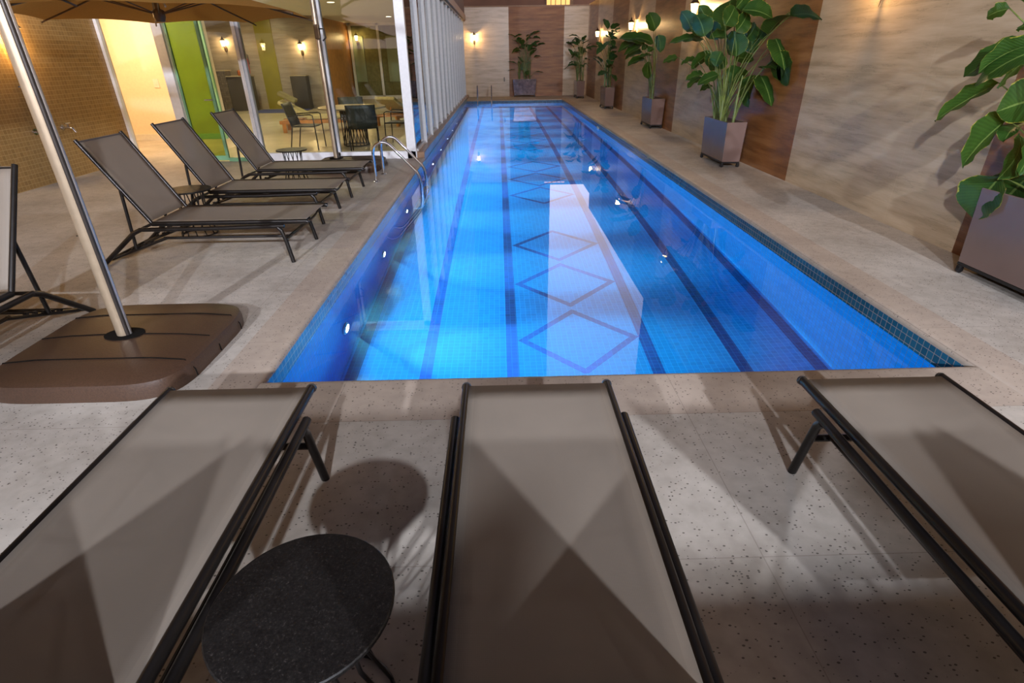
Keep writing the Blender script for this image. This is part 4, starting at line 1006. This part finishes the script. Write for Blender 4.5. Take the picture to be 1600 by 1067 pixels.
MB().lathe([(0, 0), (0.085, 0.01), (0.09, 0.05), (0.09, 0.46), (0.05, 0.54), (0.02, 0.56), (0, 0.56)], n=20, cap=False).build('cylinder', 'red', fe, smooth=True)
MB().tube([(0, 0, 0.55), (0, 0, 0.62), (0.04, 0, 0.64), (0.12, 0, 0.60), (0.12, 0, 0.3)], 0.014, 8).build('hose', 'black', fe, smooth=True)
MB().box((-0.03, 0.0, 0.5), (0.03, 0.10, 0.54)).build('bracket', 'black', fe)
cb = thing('dark_cabinet', 'dark grey cabinet against the mauve stone wall near the orange wall', 'cabinet', (-7.25, 22.1, 0))
MB().box((-0.28, 0, 0), (0.28, 0.38, 1.1)).build('cabinet_body', 'dark_board', cb, bevel=0.006)
MB().box((-0.30, -0.02, 1.1), (0.30, 0.38, 1.13)).build('cabinet_top', 'beige_top', cb)
mt = MB().box((-8.7, 20.6, 0.0), (-6.9, 22.1, 0.012)).build('floor_mat', 'mat_blue'); tag(mt, 'blue floor mat in front of the olive panel inside the room', 'mat')
dl = None
for i, (p_, e2) in enumerate(ROOM_LIGHTS):
    if dl is None:
        dl = thing('ceiling_downlight', 'x', 'ceiling light'); MB().lathe([(0.10, 0.0), (0.13, 0.0), (0.13, -0.012), (0.10, -0.012), (0.10, 0.0)], n=24, cap=False).build('rim', 'white_plastic', dl, smooth=True)
        MB().lathe([(0, -0.004), (0.10, -0.004), (0.10, -0.008), (0, -0.008)], n=24, cap=False).build('lens', 'down_lens', dl); c = dl
    else: c = copy_tree(dl)
    c.location = (p_[0], p_[1], 3.0)
    c['label'] = 'round recessed downlight in the room ceiling, ' + ['above the dining table', 'above the reception area floor', 'above the daybeds', 'before the far olive wall', 'in front of the mosaic counter'][i]; c['group'] = 'recessed downlights'

# ================================================================== SMALL WALL ITEMS
def make_tap():
    t = thing('wall_tap', 'x', 'tap')
    m = MB(); m.tube([(0, 0, 0), (0.06, 0, 0.0), (0.11, 0, -0.01), (0.13, 0, -0.05)], 0.011, 10); m.build('spout', 'chrome', t, smooth=True)
    MB().tube([(0.0, 0, 0), (0.012, 0, 0)], 0.028, 16).build('flange', 'chrome', t, smooth=True)
    MB().tube([(0.07, -0.035, 0.04), (0.07, 0.035, 0.04)], 0.007, 8).tube([(0.07, 0, 0.0), (0.07, 0, 0.04)], 0.007, 8).build('handle', 'chrome', t, smooth=True)
    return t
TP = make_tap(); TP.scale = (1.5, 1.5, 1.5); TP.location = (-6.75, 8.6, 0.73); TP['label'] = 'chrome tap low on the mosaic wall, left of the umbrella pole'; TP['group'] = 'chrome wall taps'
again(TP, (-6.75, 9.16, 0.73), 0, 'chrome tap low on the mosaic wall, right of the umbrella pole', 'chrome wall taps')
sw = thing('light_switch', 'white switch plate on the glowing cream passage wall', 'switch', (-7.63, 13.65, 1.19))
MB().box((-0.06, -0.012, -0.09), (0.06, 0, 0.09)).build('plate', 'white_plastic', sw, bevel=0.004)
MB().box((-0.03, -0.018, -0.03), (0.03, -0.012, 0.03)).build('rocker', 'white_plastic', sw, bevel=0.002)
tb = MB().box((0.25, YE - 0.03, 0.62), (0.29, YE, 0.80)).build('door_pull', 'rod', bevel=0.005); tag(tb, 'small dark pull on the pale end wall beside the brown panel', 'handle')
dlf = MB(); leaf(dlf, (1.235, 0.66, 0.006), (1.275, 0.62, 0.008), (1, 1, 0), 0.012, wav=0.002)
dlf.tube([(1.228, 0.672, 0.006), (1.238, 0.655, 0.006)], 0.0015, 5)
del_uv = dlf.uv; dlf.uv = {}
tag(dlf.build('dry_leaf', 'dry_leaf', smooth=True), 'tiny dark dry leaf lying on the deck in the right foreground', 'leaf')
